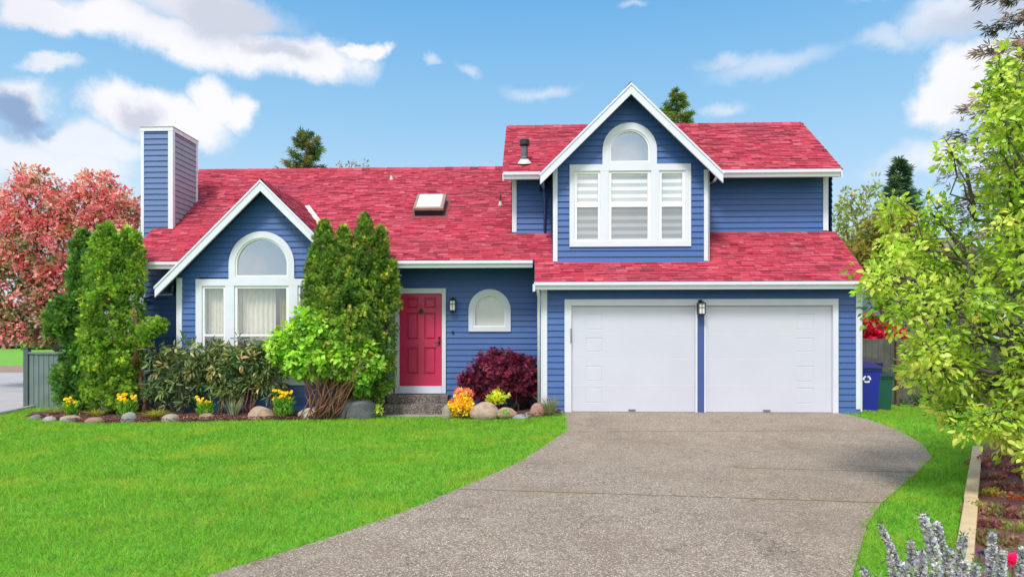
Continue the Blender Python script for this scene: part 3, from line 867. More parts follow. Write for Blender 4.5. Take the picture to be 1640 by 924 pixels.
# --- windows
def arch_pts(xc, r, zs, n=24): return [(xc + r * math.cos(math.pi * (1 - i / n)), zs + r * math.sin(math.pi * (1 - i / n))) for i in range(n + 1)]
def arch_window(d, Y, zfoot, pane_mat=GLASS, closed=True):
    """trim ring with a half-round head; returns the trim object"""
    mb = MB()
    out = [(d['xc'] - d['ro'], zfoot)] + arch_pts(d['xc'], d['ro'], d['zs']) + [(d['xc'] + d['ro'], zfoot)]
    inn = [(d['xc'] - d['ri'] - .03, d['zb'] - .03)] + arch_pts(d['xc'], d['ri'] + .03, d['zs']) + [(d['xc'] + d['ri'] + .03, d['zb'] - .03)]
    mb.ring(out, inn, Y - .05, Y + .03, True)
    return mb, inn
def sash_ring(o_in, d, Y):
    mb = MB()
    inn2 = [(d['xc'] - d['ri'], d['zb'])] + arch_pts(d['xc'], d['ri'], d['zs']) + [(d['xc'] + d['ri'], d['zb'])]
    mb.ring(o_in, inn2, Y - .028, Y + .05, True)
    return mb, inn2
def pane_poly(poly, Y, name='pane', mat=GLASS, parent=None):
    mb = MB(); mb.quad(*[(a, Y, b) for a, b in poly]); return mb.build(name, mat, parent)
def rect(x0, x1, z0, z1): return [(x0, z0), (x0, z1), (x1, z1), (x1, z0)]
def sash_unit(parent, Y, x0, x1, z0, z1, zmid, gx0, gx1, gz0, gz1):
    """double-hung pair in an opening: upper and lower sash with their panes"""
    mb = MB(); rail = .022
    mb.ring(rect(x0, x1, z0, z1), rect(gx0, gx1, gz0, gz1), Y - .022, Y + .05)
    mb.box(gx0, gx1, Y - .030, Y + .04, zmid - rail, zmid + rail)
    mb.build('sash', SASH, parent, bevel=.003)
    pane_poly(rect(gx0, gx1, zmid + rail, gz1), Y + .012, 'pane', GLASS, parent)
    pane_poly(rect(gx0, gx1, gz0, zmid - rail), Y + .000, 'pane', SCREEN, parent)
# bay window
mb, inn = arch_window(BAY_ARCH, Yb, BAY_BOX['z1'])
xs_ = [BAY_BOX['x0'], X(325, Yb), X(362, Yb), X(376.5, Yb), X(463.5, Yb), X(478, Yb), X(515, Yb), BAY_BOX['x1']]
zt_, zs_ = zb_(458), zb_(606)
mb.box(xs_[0], xs_[-1], Yb - .051, Yb + .03, zt_, BAY_BOX['z1'] + .001)
for a, b in ((0, 1), (2, 3), (4, 5), (6, 7)): mb.box(xs_[a], xs_[b], Yb - .049, Yb + .03, BAY_BOX['z0'] + .06, zt_)
mb.box(xs_[0] - .03, xs_[-1] + .03, Yb - .075, Yb + .03, BAY_BOX['z0'], BAY_BOX['z0'] + .06)
mb.box(xs_[1], xs_[-2], Yb - .047, Yb + .03, BAY_BOX['z0'] + .06, zs_)
wb = mb.build('window', WHITE, house, bevel=.003)
s, inn2 = sash_ring(inn, BAY_ARCH, Yb); s.build('sash', SASH, wb)
pane_poly(inn2, Yb + .01, 'pane', ARCH_GLASS, wb)
for (a, b, g0, g1) in ((1, 2, 328.5, 358.5), (3, 4, 381, 459), (5, 6, 481.5, 511.5)):
    sash_unit(wb, Yb, xs_[a], xs_[b], zs_, zt_, zb_(537), X(g0, Yb), X(g1, Yb), zb_(602), zb_(462))
def curtain(parent, x0, x1, z0, z1, Y, mat=CURTAIN, amp=.022, per=.07, name='curtain'):
    n = int((x1 - x0) / .012); V = []; f = []
    for i in range(n + 1):
        x = x0 + (x1 - x0) * i / n
        y = Y + amp * math.sin(2 * math.pi * x / per + .8 * math.sin(x * 7))
        V += [(x, y, z0), (x, y + .01 * math.sin(x * 9), (z0 + z1) / 2), (x, y, z1)]
    for i in range(n): f += [(3 * i, 3 * i + 3, 3 * i + 4, 3 * i + 1), (3 * i + 1, 3 * i + 4, 3 * i + 5, 3 * i + 2)]
    mb = MB(); mb.add(V, f); return mb.build(name, mat, parent, smooth=True)
curtain(wb, xs_[0], X(352, Yb), zb_(545), zb_(455), Yb + .16)
curtain(wb, X(372, Yb), X(436, Yb), zb_(545), zb_(455), Yb + .20, per=.10)
curtain(wb, X(444, Yb), X(468, Yb), zb_(608), zb_(455), Yb + .16, plain('yellow_green_drape', (.34, .30, .12), .9, .3, 3))
curtain(wb, X(474, Yb), xs_[-1], zb_(600), zb_(455), Yb + .17)
r = MB(); r.quad((xs_[0] - .1, Yb + .70, 0), (xs_[-1] + .1, Yb + .70, 0), (xs_[-1] + .1, Yb + .70, 3.3), (BAX + .45, Yb + .70, 4.15), (BAX - .45, Yb + .70, 4.15), (xs_[0] - .1, Yb + .70, 3.3))
r.build('room_wall', plain('grey_bay_room_wall', (.34, .33, .32), .9), wb)  # even mid-grey wall colour behind the bay panes
# dormer window
mb, inn = arch_window(D_ARCH, Yd, D_BOX['z1'])
xs_ = [D_BOX['x0'], X(919.5, Yd), X(961, Yd), X(974.5, Yd), X(1042, Yd), X(1055, Yd), X(1097.5, Yd), D_BOX['x1']]
zt_, zs_ = zd_(274.5), zd_(386.5)
mb.box(xs_[0], xs_[-1], Yd - .051, Yd + .03, zt_, D_BOX['z1'] + .001)
for a, b in ((0, 1), (2, 3), (4, 5), (6, 7)): mb.box(xs_[a], xs_[b], Yd - .049, Yd + .03, D_BOX['z0'] + .04, zt_)
mb.box(xs_[0], xs_[-1], Yd - .053, Yd + .03, D_BOX['z0'], zs_)
wd = mb.build('window', WHITE, house, bevel=.003)
s, inn2 = sash_ring(inn, D_ARCH, Yd); s.build('sash', SASH, wd)
pane_poly(inn2, Yd + .01, 'pane', ARCH_GLASS, wd)
for (a, b, g0, g1) in ((1, 2, 924, 957.5), (3, 4, 979, 1037), (5, 6, 1059.5, 1092.5)):
    sash_unit(wd, Yd, xs_[a], xs_[b], zs_, zt_, zd_(330.5), X(g0, Yd), X(g1, Yd), zd_(383.5), zd_(278.5))
    bl = MB(); bl.box(X(g0 - 3, Yd), X(g1 + 3, Yd), Yd + .055, Yd + .059, zs_ - .02, zt_ + .02); bl.build('blind', ZEBRA, wd)
r = MB(); r.box(D_ARCH['xc'] - .6, D_ARCH['xc'] + .6, Yd + .3, Yd + .32, zd_(275), zd_(205)); r.build('room_wall', plain('pale_room_wall', (.5, .5, .5), .9), wd)
# small arched entry window
mb, inn = arch_window(E_ARCH, Yw, E_ARCH['z0'])
we = mb.build('window', WHITE, house, bevel=.003)
s, inn2 = sash_ring(inn, E_ARCH, Yw); s.build('sash', SASH, we)
pane_poly(inn2, Yw + .01, 'pane', glass_mat('clear_entry_glass', .05), we)
r = MB(); r.box(E_ARCH['xc'] - .45, E_ARCH['xc'] + .45, Yw + .06, Yw + .065, E_ARCH['z0'], E_ARCH['zs'] + .5); r.build('blind', CREAM_BLIND, we)

# --- front door
dx0, dx1 = X(641, Yw), X(707.5, Yw); dz0, dz1 = Z(675, 617, Yw), Z(675, 471, Yw)
mb = MB()
tx0, tx1, tz1, tz0 = X(633, Yw), X(714.5, Yw), Z(675, 462, Yw), Z(675, 629.5, Yw)
mb.box(tx0, dx0 - .01, Yw - .06, Yw + .02, tz0, tz1); mb.box(dx1 + .01, tx1, Yw - .06, Yw + .02, tz0, tz1)
mb.box(dx0 - .01, dx1 + .01, Yw - .058, Yw + .02, dz1 + .01, tz1)
mb.box(dx0 - .01, dx1 + .01, Yw - .075, Yw + .02, tz0 + .001, dz0 - .01)
dfr = mb.build('door_frame', WHITE, house, bevel=.004)
def panel_leaf(x0, x1, z0, z1, Y, panels, depth=.012):
    """a slab whose face is cut by moulded panels: bevel down, then a raised field"""
    mb = MB()
    xs = sorted({x0, x1} | {p[0] for p in panels} | {p[1] for p in panels}); zs = sorted({z0, z1} | {p[2] for p in panels} | {p[3] for p in panels})
    for i in range(len(xs) - 1):
        for j in range(len(zs) - 1):
            cx, cz = (xs[i] + xs[i + 1]) / 2, (zs[j] + zs[j + 1]) / 2
            if any(p[0] < cx < p[1] and p[2] < cz < p[3] for p in panels): continue
            mb.quad((xs[i], Y, zs[j]), (xs[i + 1], Y, zs[j]), (xs[i + 1], Y, zs[j + 1]), (xs[i], Y, zs[j + 1]))
    for (a, b, c, d) in panels:
        def lp(k, y): return [(a + k, y, c + k), (b - k, y, c + k), (b - k, y, d - k), (a + k, y, d - k)]
        q_ = 1.0 if depth > .02 else .5
        L = [lp(0, Y), lp(.008 * q_, Y + depth), lp(.026 * q_, Y + depth), lp(.046 * q_, Y + depth * .3)]
        for q in range(3):
            for k in range(4):
                mb.quad(L[q][k], L[q][(k + 1) % 4], L[q + 1][(k + 1) % 4], L[q + 1][k])
        mb.quad(*L[3])
    mb.box(x0, x1, Y + depth + .003, Y + .05, z0, z1)
    mb.quad((x0, Y, z0), (x0, Y + .05, z0), (x0, Y + .05, z1), (x0, Y, z1)); mb.quad((x1, Y, z0), (x1, Y + .05, z0), (x1, Y + .05, z1), (x1, Y, z1))
    return mb
pz = lambda py: Z(675, py, Yw)
pans = []
for (a, b) in ((651, 670.5), (679.5, 699)):
    for (c, d) in ((494.5, 477), (544, 500.5), (599.5, 556)):
        pans.append((X(a, Yw), X(b, Yw), pz(c), pz(d)))
door = panel_leaf(dx0, dx1, dz0, dz1, Yw - .03, pans, .036).build('door', RED_DOOR, house)
hd_ = MB()
hx = X(704, Yw); hz = pz(541)
hd_.box(hx - .022, hx + .022, Yw - .052, Yw - .029, hz - .03, hz + .03)
hd_.tube([(hx, Yw - .03, pz(548)), (hx, Yw - .075, pz(548)), (hx - .05, Yw - .085, pz(548.5)), (hx - .10, Yw - .085, pz(547.5))], [.016, .014, .012, .010], 8)
hd_.box(hx - .024, hx + .024, Yw - .045, Yw - .029, pz(552), pz(545))
hd_.build('handle', BLACK, door, bevel=.003)
kn = MB(); kx = X(675, Yw)
kn.prism([(kx - .02, pz(494)), (kx + .02, pz(494)), (kx + .035, pz(497)), (kx + .055, pz(497.5)), (kx + .055, pz(499)), (kx + .02, pz(500)), (kx + .012, pz(503)), (kx - .012, pz(503)), (kx - .02, pz(500)), (kx - .055, pz(499)), (kx - .055, pz(497.5)), (kx - .035, pz(497))], Yw - .05, Yw - .028)
kn.tube([(kx + .045 * math.sin(a), Yw - .055 - .01 * math.sin(a / 2), pz(499) - .03 + .038 * math.cos(a)) for a in np.linspace(-2.6, 2.6, 12)], .007, 6)
kn.build('knocker', BLACK, door)

# --- wall lanterns
def lantern(px, py0, py1, Y, out=.11):
    x = X(px, Y); zt, zb = Z(px, py0, Y), Z(px, py1, Y); h = zt - zb; hw = .062; yc = Y - out
    fr = MB(); z0 = zb + h * .08; z1 = zb + h * .72
    fr.box(x - hw, x + hw, yc - hw, yc + hw, zb, z0)
    for sx in (-1, 1):
        for sy in (-1, 1):
            fr.box(x + sx * hw - .008, x + sx * hw + .008, yc + sy * hw - .008, yc + sy * hw + .008, z0, z1)
    fr.box(x - .004, x + .004, yc - hw - .006, yc - hw + .002, z0, z1)
    zm = z0 + (z1 - z0) * .62
    for sy in (-1,): fr.box(x - hw, x + hw, yc - hw - .006, yc - hw + .002, zm - .004, zm + .004)
    for sx in (-1, 1): fr.box(x + sx * hw - .004, x + sx * hw + .004, yc - hw, yc + hw, zm - .004, zm + .004)
    a, b, c = hw + .018, hw * .5, z1 + h * .10
    P = [(x - a, yc - a, z1), (x + a, yc - a, z1), (x + a, yc + a, z1), (x - a, yc + a, z1), (x - b, yc - b, c), (x + b, yc - b, c), (x + b, yc + b, c), (x - b, yc + b, c)]
    fr.add(P, [(0, 1, 5, 4), (1, 2, 6, 5), (2, 3, 7, 6), (3, 0, 4, 7), (4, 5, 6, 7), (3, 2, 1, 0)])
    fr.tube([(x, yc, c), (x, yc, c + h * .10)], [.018, .012], 8)
    fr.tube([(x, yc, c + h * .08), (x, yc + out * .4, c + h * .13), (x, Y - .03, c + h * .02)], .010, 7)
    fr.box(x - .04, x + .04, Y - .045, Y - .02, z1 - h * .2, c + h * .12)
    f = fr.build('wall_lamp', BLACK, house)
    g = MB(); g.box(x - hw + .010, x + hw - .010, yc - hw + .010, yc + hw - .010, z0 + .004, z1 - .002); g.build('lamp_glass', LAMP_GLASS, f)
lantern(726, 475, 499, Yw)
lantern(1121, 479, 505, Yg - .03)
# bits on the entry wall
b_ = MB(); b_.tube([(X(725.5, Yw), Yw - .012, pz(532)), (X(725.5, Yw), Yw - .05, pz(532))], [.034, .028], 12); b_.build('doorbell', BLACK, house)
b_ = MB(); vx, vz = X(601, Yw), Z(601, 638, Yw)
b_.box(vx - .09, vx + .06, Yw - .032, Yw - .016, vz - .07, vz + .07); b_.build('wall_vent', BLACK, house)

# --- garage doors
gz = lambda py: Z(1120, py, Yg)
fr = MB()
fr.box(GF['x0'], X(915, Yg), Yg - .055, Yg + .06, zg - .005, GF['z1']); fr.box(X(1332.5, Yg), GF['x1'], Yg - .055, Yg + .06, zg - .005, GF['z1'])
fr.box(X(915, Yg), X(1332.5, Yg), Yg - .056, Yg + .06, gz(489.5), GF['z1'])
gfr = fr.build('garage_frame', WHITE, house, bevel=.004)
ps = MB(); ps.box(X(1116.5, Yg), X(1127, Yg), Yg - .040, Yg + .06, zg - .005, gz(489.5) - .001); ps.build('garage_post', siding_mat('blue_post_paint', (.055, .10, .30)), house)
ps = MB()
for a, b in ((1113.2, 1116.3), (1127.2, 1130.2)): ps.box(X(a, Yg), X(b, Yg), Yg - .036, Yg + .06, zg - .005, gz(489.5) - .001)
ps.build('garage_jamb', WHITE, house)
for (a, b, cols) in ((915, 1113.2, ((938, 965),)), (1130.2, 1332.5, ((1276, 1304),))):
    pans = [(X(p, Yg), X(q, Yg), gz(r1), gz(r0)) for (p, q) in cols for (r0, r1) in ((503, 528), (541, 564), (586, 611), (621, 646))]
    x0, x1 = X(a, Yg), X(b, Yg); z0, z1 = zg + .015, gz(490)
    gd = panel_leaf(x0 + .004, x1 - .004, z0, z1, Yg + .01, pans, .006).build('garage_door', WHITE_DOOR, house)
    # section joints as thin shadow-gap battens, weather strip and lift handle
    sj = MB()
    for py in (534.5, 575, 617):
        sj.box(x0 + .004, x1 - .004, Yg + .0085, Yg + .011, gz(py) - .003, gz(py) + .003)
    sj.build('section_seam', plain('garage_seam_paint', (.68, .70, .78), .5, bmp=0), gd)
    hx = X(1012 if a < 1000 else 1228, Yg)
    h = MB(); h.box(hx - .07, hx + .07, Yg - .014, Yg + .010, gz(657.3), gz(655.5)); h.build('handle', STEEL, gd, bevel=.003)
    ws = MB(); ws.box(x0, x1, Yg + .006, Yg + .04, zg - .004, z0 - .001); ws.build('weather_strip', RUBBER, gd)
t = MB(); t.box(X(913.3, Yg), X(915.0, Yg), Yg - .075, Yg - .056, gz(549), gz(526)); t.build('frame_latch', STEEL, gfr)

# --- things through the roof
def on1(px, py, lift=0.0):
    """the point of the main roof plane seen at a pixel"""
    y = 15.0
    for _ in range(40): y += (R1(y) - Z(px, py, y)) * -.5
    return X(px, y), y, R1(y) + lift
def on2(px, py):
    y = 15.0
    for _ in range(40): y += (R2(y) - Z(px, py, y)) * -.5
    return X(px, y), y, R2(y)
nv = np.array([0, -M1, 1]) / sl1; uv = np.array([0, 1, M1]) / sl1; ux = np.array([1., 0, 0])
sx, sy, sz = on1(687, 346); s0_ = np.array([sx, sy, sz]); hw = (X(709, sy) - X(664, sy)) / 2; Ls = .72; hh = .15
def blk(mb, a, w, l0, l1, h0, h1, taper=0):
    q = []
    for hgt, k in ((h0, 0), (h1, taper)):
        for (su, sv) in ((-1, 0), (1, 0), (1, 1), (-1, 1)):
            q.append(a + ux * su * (w - k) + uv * ((l0 + k) if sv == 0 else (l1 - k)) + nv * hgt)
    mb.add(q, [(3, 2, 1, 0), (4, 5, 6, 7), (0, 1, 5, 4), (1, 2, 6, 5), (2, 3, 7, 6), (3, 0, 4, 7)])
mb = MB(); blk(mb, s0_, hw, 0, Ls, -.02, hh); sk = mb.build('skylight', CURB, house)
mb = MB(); blk(mb, s0_, hw + .03, -.03, Ls + .03, hh + .002, hh + .055, .012); mb.build('skylight_frame', BRONZE, sk, bevel=.005)
mb = MB(); blk(mb, s0_, hw - .035, .035, Ls - .035, hh + .055, hh + .085, .03); mb.build('skylight_dome', SKYLIGHT, sk, bevel=.015)
mb = MB(); blk(mb, s0_, hw + .10, -.14, Ls + .12, .006, .014); mb.build('skylight_flashing', plain('red_grey_flashing', (.20, .06, .07), .7), sk)
def vent_pipe(p, h, r, mat, cap=False):
    p = np.array(p); mb = MB(); mb.tube([p + (0, 0, -.05), p + (0, 0, h)], r, 14); v = mb.build('vent_pipe', mat, house, smooth=False)
    mb = MB(); mb.tube([p - nv * .01 + nv * .012, p + nv * .05 + (0, 0, .05)], [r * 2.1, r * 1.12], 16); mb.build('vent_flashing', FLASHING, v)
    if cap:
        mb = MB(); mb.tube([p + (0, 0, h - .02), p + (0, 0, h + .03), p + (0, 0, h + .04), p + (0, 0, h + .15), p + (0, 0, h + .17)], [r * .9, r * .9, r * 1.55, r * 1.5, r * .8], 16); mb.build('vent_cap', BLACK, v)
        mb = MB(); mb.tube([p + (0, 0, h * .30), p + (0, 0, h * .30 + .03)], r * 1.15, 16); mb.build('vent_band', STEEL, v)
q = on2(840, 262); vent_pipe(q, Z(840, 236, q[1]) - q[2], .074, plain('dark_grey_flue', (.12, .13, .14), .4, .25, 12, metal=.4), True)
q = on1(801.5, 329); vent_pipe(q, Z(801, 312, q[1]) - q[2], .024, plain('dark_vent_pipe', (.05, .03, .035), .6))
q = on1(627, 288); vent_pipe(q, Z(627, 276, q[1]) - q[2], .024, plain('rosy_grey_vent_pipe', (.28, .14, .14), .6))

# ================================================================ ENTRY STEPS
STEP = drive_mat(); STEP.name = 'aggregate_step'
def step_mat():
    m, T, b = material('dark_aggregate_step')
    P = T.new('ShaderNodeNewGeometry').outputs['Position']
    v = T.new('ShaderNodeTexVoronoi'); v.inputs['Scale'].default_value = 60; T.l.new(P, v.inputs['Vector'])
    sc = T.new('ShaderNodeSeparateColor'); T.l.new(v.outputs['Color'], sc.inputs[0])
    c = T.ramp(sc.outputs[0], [(0, (.05, .042, .040)), (.5, (.15, .125, .115)), (1, (.36, .31, .28))])
    c = T.mix(T.math('MULTIPLY', T.smooth(T.noise(P, 2.5, 4), .45, .7), .5), c, (.06, .05, .045))
    T.l.new(c, b.inputs['Base Color']); b.inputs['Roughness'].default_value = .85
    bump(T, b, v.outputs['Distance'], .6, .008); return m
STEPM = step_mat()
stp = thing('entry_steps', (X(668, 13.9), 14.0, 0), 'two dark aggregate concrete steps below the raspberry front door', 'steps')
for (a, b, y0, z0, z1) in ((619, 717, 14.06, -.05, Z(668, 633, 14.06)), (613.5, 716, 13.74, -.05, Z(668, 648, 13.74))):
    mb = MB(); mb.box(X(a, y0), X(b, y0), y0, Yw - .02 if z1 > .3 else 14.058, z0, z1); mb.build('step', STEPM, stp, bevel=.012)
pv = MB(); pv.box(X(580, 13.5), X(716, 13.5), 13.50, 13.738, -.05, .028)
tag(pv.build('paver_strip', plain('pale_paver', (.34, .30, .27), .9, .15, 4, bmp=.3), bevel=.008), kind='structure')

# ================================================================ FENCES
FENCE_G = plain('grey_green_fence_stain', (.145, .195, .185), .75, .14, 3, bmp=.25)
FENCE_P = plain('dark_grey_green_post', (.085, .125, .120), .75, .14, 3, bmp=.25)
yf = 15.0
fx0, fx1 = X(47.5, yf), XL - .06
fn = thing('board_fence', (X(43, yf), yf, 0), 'grey green vertical board fence with a square corner post beside the side street', 'fence')
mb = MB(); x = fx0
while x < fx1:
    w_ = .098 + .012 * random.random(); o_ = random.random() * .006
    mb.box(x, min(x + w_, fx1), yf - .012 - o_, yf + .012, -.03, Z(80, 567, yf) + (random.random() - .5) * .004); x += w_ + .012
mb.build('board_panel', FENCE_G, fn)
mb = MB(); mb.box(fx0, fx1, yf + .0122, yf + .03, -.03, Z(80, 568, yf)); mb.build('backing_board', FENCE_P, fn)
mb = MB(); mb.box(fx0 - .02, fx1, yf - .05, yf + .05, Z(80, 567, yf) + .003, Z(80, 563.5, yf)); mb.build('top_rail', FENCE_G, fn, bevel=.004)
mb = MB(); px_ = X(43.5, yf); mb.box(px_ - .055, px_ + .055, yf - .055, yf + .055, -.05, Z(43, 558, yf)); pst = mb.build('post', FENCE_P, fn, bevel=.006)
mb = MB(); mb.box(px_ - .07, px_ + .07, yf - .07, yf + .07, Z(43, 558, yf) + .001, Z(43, 556.5, yf)); mb.build('post_cap', FENCE_P, pst, bevel=.006)

WOODF = plain('weathered_grey_fence_wood', (.100, .098, .088), .85, .3, 3, bmp=.35)
yr = 16.2
fr = thing('garden_fence', (8.5, yr, 0), 'weathered dark grey board fence behind the bins', 'fence')
mb = MB(); x = XgR + .05
while x < 16:
    w_ = .135 + .01 * random.random()
    mb.box(x, x + w_, yr - .012 - random.random() * .008, yr + .012, 0, 1.60 + (random.random() - .5) * .02); x += w_ + .006
mb.build('board_panel', WOODF, fr)
mb = MB(); mb.box(XgR + .05, 16, yr + .02, yr + .06, 1.2, 1.3); mb.build('rail', WOODF, fr)
for px in (1437, 1560):
    mb = MB(); x = X(px, yr - .06); mb.box(x - .05, x + .05, yr - .12, yr - .03, 0, 1.55); mb.build('post', plain('brown_fence_post', (.12, .085, .06), .9, .3, 4), fr)

# ================================================================ WHEELED BINS
def wheeled_bin(name, label, px, py_top, py_bot, w, Y, col, lid_col, logo=False):
    x = X(px, Y); z0 = max(.0, Z(px, py_bot, Y)); z1 = Z(px, py_top, Y); h = z1 - z0
    b = thing(name, (x, Y + .3, z0), label, 'wheeled bin', 'wheeled bins beside the garage')
    BM = plain(name + '_plastic', col, .38, .06, 4, bmp=.05); LM = plain(name + '_lid_plastic', lid_col, .35, .06, 4, bmp=.05)
    d = w * 1.12
    def rect_at(zz, s, yo=0): return [(x - w / 2 * s, Y + d * (1 - s) * .55 + yo, zz), (x + w / 2 * s, Y + d * (1 - s) * .55 + yo, zz), (x + w / 2 * s, Y + d, zz), (x - w / 2 * s, Y + d, zz)]
    mb = MB()
    prof = [(.02, .80), (.045, .82), (.80, .965), (.81, 1.0), (.875, 1.0)]
    V = sum([rect_at(z0 + h * t, s) for t, s in prof], [])
    f = [(0, 3, 2, 1)]
    for i in range(len(prof) - 1): f += [(4 * i + k, 4 * i + (k + 1) % 4, 4 * i + 4 + (k + 1) % 4, 4 * i + 4 + k) for k in range(4)]
    f.append(tuple(range(4 * len(prof) - 4, 4 * len(prof)))); mb.add(V, f)
    # rib on each side panel and a grip pocket
    mb.box(x + w * .455, x + w * .50, Y + .02, Y + .16, z0 + h * .66, z0 + h * .80)
    body = mb.build('bin_body', BM, b, bevel=.018)
    mb = MB(); n = 10; V = []; f = []
    for i in range(n + 1):
        t = i / n; xx = x - w * .535 + w * 1.07 * t; zz = z0 + h * (.905 + .055 * math.sin(math.pi * t) ** .5)
        V += [(xx, Y - .04, zz - .012), (xx, Y - .045, z0 + h * .876), (xx, Y + d * .5, zz + h * .03), (xx, Y + d + .05, zz + h * .01)]
    for i in range(n): f += [(4 * i, 4 * i + 1, 4 * i + 5, 4 * i + 4), (4 * i, 4 * i + 4, 4 * i + 6, 4 * i + 2), (4 * i + 2, 4 * i + 6, 4 * i + 7, 4 * i + 3)]
    mb.add(V, f)
    lid = mb.build('lid', LM, b, smooth=False)
    mb = MB(); mb.tube([(x - w * .42, Y + d + .08, z0 + h * .93), (x + w * .42, Y + d + .08, z0 + h * .93)], .018, 8); mb.build('bar_handle', LM, lid)
    for s in (-1, 1):
        mb = MB(); mb.tube([(x + s * w * .44, Y + d * .86, z0 + .12), (x + s * w * .50, Y + d * .86, z0 + .12)], .12, 20); wh = mb.build('wheel', RUBBER, b)
        mb = MB(); mb.tube([(x + s * w * .43, Y + d * .86, z0 + .12), (x + s * w * .51, Y + d * .86, z0 + .12)], .055, 14); mb.build('hub', LM, wh)
    if logo:
        # white recycling emblem: three chasing arrows in a ring
        mb = MB(); cx, cz = x - w * .05, z0 + h * .665; y = Y + d * (1 - .935) * .55 - .006; r = w * .135
        for k in range(3):
            a0 = math.pi / 2 + k * 2 * math.pi / 3 + .25; pts_o = []; pts_i = []
            for i in range(7):
                a = a0 + i / 6 * 1.25
                pts_o.append((cx + 1.22 * r * math.cos(a), y, cz + r * 1.05 * math.sin(a))); pts_i.append((cx + .72 * r * math.cos(a), y, cz + r * .62 * math.sin(a)))
            mb.add(pts_o + pts_i, [(i, i + 1, 7 + i + 1, 7 + i) for i in range(6)])
            a = a0 + 1.25
            mb.add([(cx + 1.5 * r * math.cos(a), y - .001, cz + 1.3 * r * math.sin(a)), (cx + .45 * r * math.cos(a), y - .001, cz + .4 * r * math.sin(a)), (cx + 1.05 * r * math.cos(a + .5), y - .001, cz + .9 * r * math.sin(a + .5))], [(0, 1, 2)])
        mb.build('recycling_emblem', plain('white_print', (.75, .77, .82), .5, bmp=0), body)
wheeled_bin('blue_bin', 'blue wheeled recycling bin with white recycling emblem at the garage corner', 1391, 579, 663, .52, 13.95, (.012, .020, .30), (.014, .018, .20), True)
wheeled_bin('black_lidded_bin', 'dark wheeled bin with domed lid hidden behind the blue bin', 1392, 571, 655, .60, 14.7, (.02, .02, .04), (.055, .045, .075))
wheeled_bin('green_bin', 'dark green wheeled bin beside the blue recycling bin', 1415, 594, 662, .44, 14.55, (.008, .085, .062), (.006, .055, .045))

# ================================================================ ROCKS
def rock(px, py_base, wpx, hpx, col, label, lump=.18, flat=False, point=0.0, Y=None):
    x, y, z = gp(px, py_base)
    if Y: x, y, z = X(px, Y), Y, Z(px, py_base, Y)
    s = dep(px, y) / F
    rx, rz = wpx * s / 2, hpx * s; ry = rx * .8; y += ry * .8
    n1, n2 = 20, 28; V = []; f = []
    ph = rng.rand(8) * 6.28; ax = rdir(7); of = .62 + .35 * rng.rand(7)
    for i in range(n1 + 1):
        th = math.pi * i / n1
        for j in range(n2):
            fi = 2 * math.pi * j / n2
            d = np.array([math.sin(th) * math.cos(fi), math.sin(th) * math.sin(fi), math.cos(th)])
            r = 1 + lump * .5 * (math.sin(3 * d[0] + ph[0]) + math.sin(3.4 * d[1] + ph[1]) + math.sin(4 * d[2] + ph[2])) / 2 + lump * .16 * math.sin(9 * d[0] + ph[3]) * math.sin(8 * d[1] + ph[4]) + lump * .10 * math.sin(17 * d[2] + ph[5]) * math.sin(15 * d[0] + ph[6])
            for a, o in zip(ax, of):        # worn facets
                k = d @ a * r
                if k > o + .25: r *= (o + .25) / k
            if point and d[2] > 0: r *= 1 + point * d[2] ** 3
            p = d * r
            V.append((x + p[0] * rx, y + p[1] * ry, max(z, 0) + (p[2] * .72 + .10) * rz))
        
    for i in range(n1):
        for j in range(n2): f.append((i * n2 + j, i * n2 + (j + 1) % n2, (i + 1) * n2 + (j + 1) % n2, (i + 1) * n2 + j))
    m, T, b = material('stone')
    P = T.new('ShaderNodeNewGeometry').outputs['Position']
    c = T.ramp(T.noise(P, 9, 6, .65), [(.25, tuple(v * .55 for v in col)), (.5, col), (.8, tuple(min(.8, v * 1.3) for v in col))])
    c = T.mix(T.math('MULTIPLY', T.smooth(T.noise(P, 4, 4, .6), .5, .7), .4), c, (col[0] * .6, col[1] * .7, col[2] * .65))
    T.l.new(c, b.inputs['Base Color']); b.inputs['Roughness'].default_value = .88
    bump(T, b, T.noise(P, 22, 7, .7), .9, .03)
    mb = MB(); mb.add(V, f); o = mb.build('boulder' if hpx > 22 else 'rock', m, None, smooth=True)
    tag(o, label, 'rock', 'rocks along the edge of the planting beds')
PALE, TAN, PINK, GREY = (.36, .33, .28), (.36, .26, .18), (.37, .23, .18), (.22, .22, .23)
rock(52, 672, 22, 9, GREY, 'small grey rock at the far end of the bed, nearest the board fence')
rock(75, 675, 22, 10, (.36, .34, .32), 'small light grey rock between the pale grass clump and the yellow daisies')
rock(106, 675, 33, 11, (.40, .36, .30), 'flat pale stone in front of the yellow daisies by the board fence', flat=True)
rock(145, 678, 30, 11, (.33, .21, .16), 'low brown stone under the yellow green grass clump')
rock(201, 676, 26, 15, (.30, .30, .31), 'pointed blue grey stone in front of the yellow daisies by the tall cedar', point=.25)
rock(267, 675, 30, 14, PALE, 'rounded pale stone beside the arching yellow grass')
rock(326, 673, 32, 13, TAN, 'rounded tan stone below the rhododendrons')
rock(412, 672, 43, 21, (.44, .32, .23), 'wedge shaped tan stone beside the striped grass clump', .22, point=.3)
rock(496, 671, 48, 20, (.50, .45, .38), 'cream white stone below the bright green hydrangea', .24)
rock(567, 662, 58, 28, (.135, .145, .160), 'large blue grey boulder in front of the bare hydrangea stems', .30, Y=13.0)
rock(607, 664, 16, 12, (.36, .33, .22), 'small mossy rock between the grey boulder and the steps')
rock(714, 665, 14, 20, (.40, .33, .27), 'narrow tan rock between the steps and the orange shrub', Y=13.1)
rock(775, 665, 46, 24, (.46, .33, .26), 'broad beige pink boulder beside the orange shrub', .2, Y=13.0)
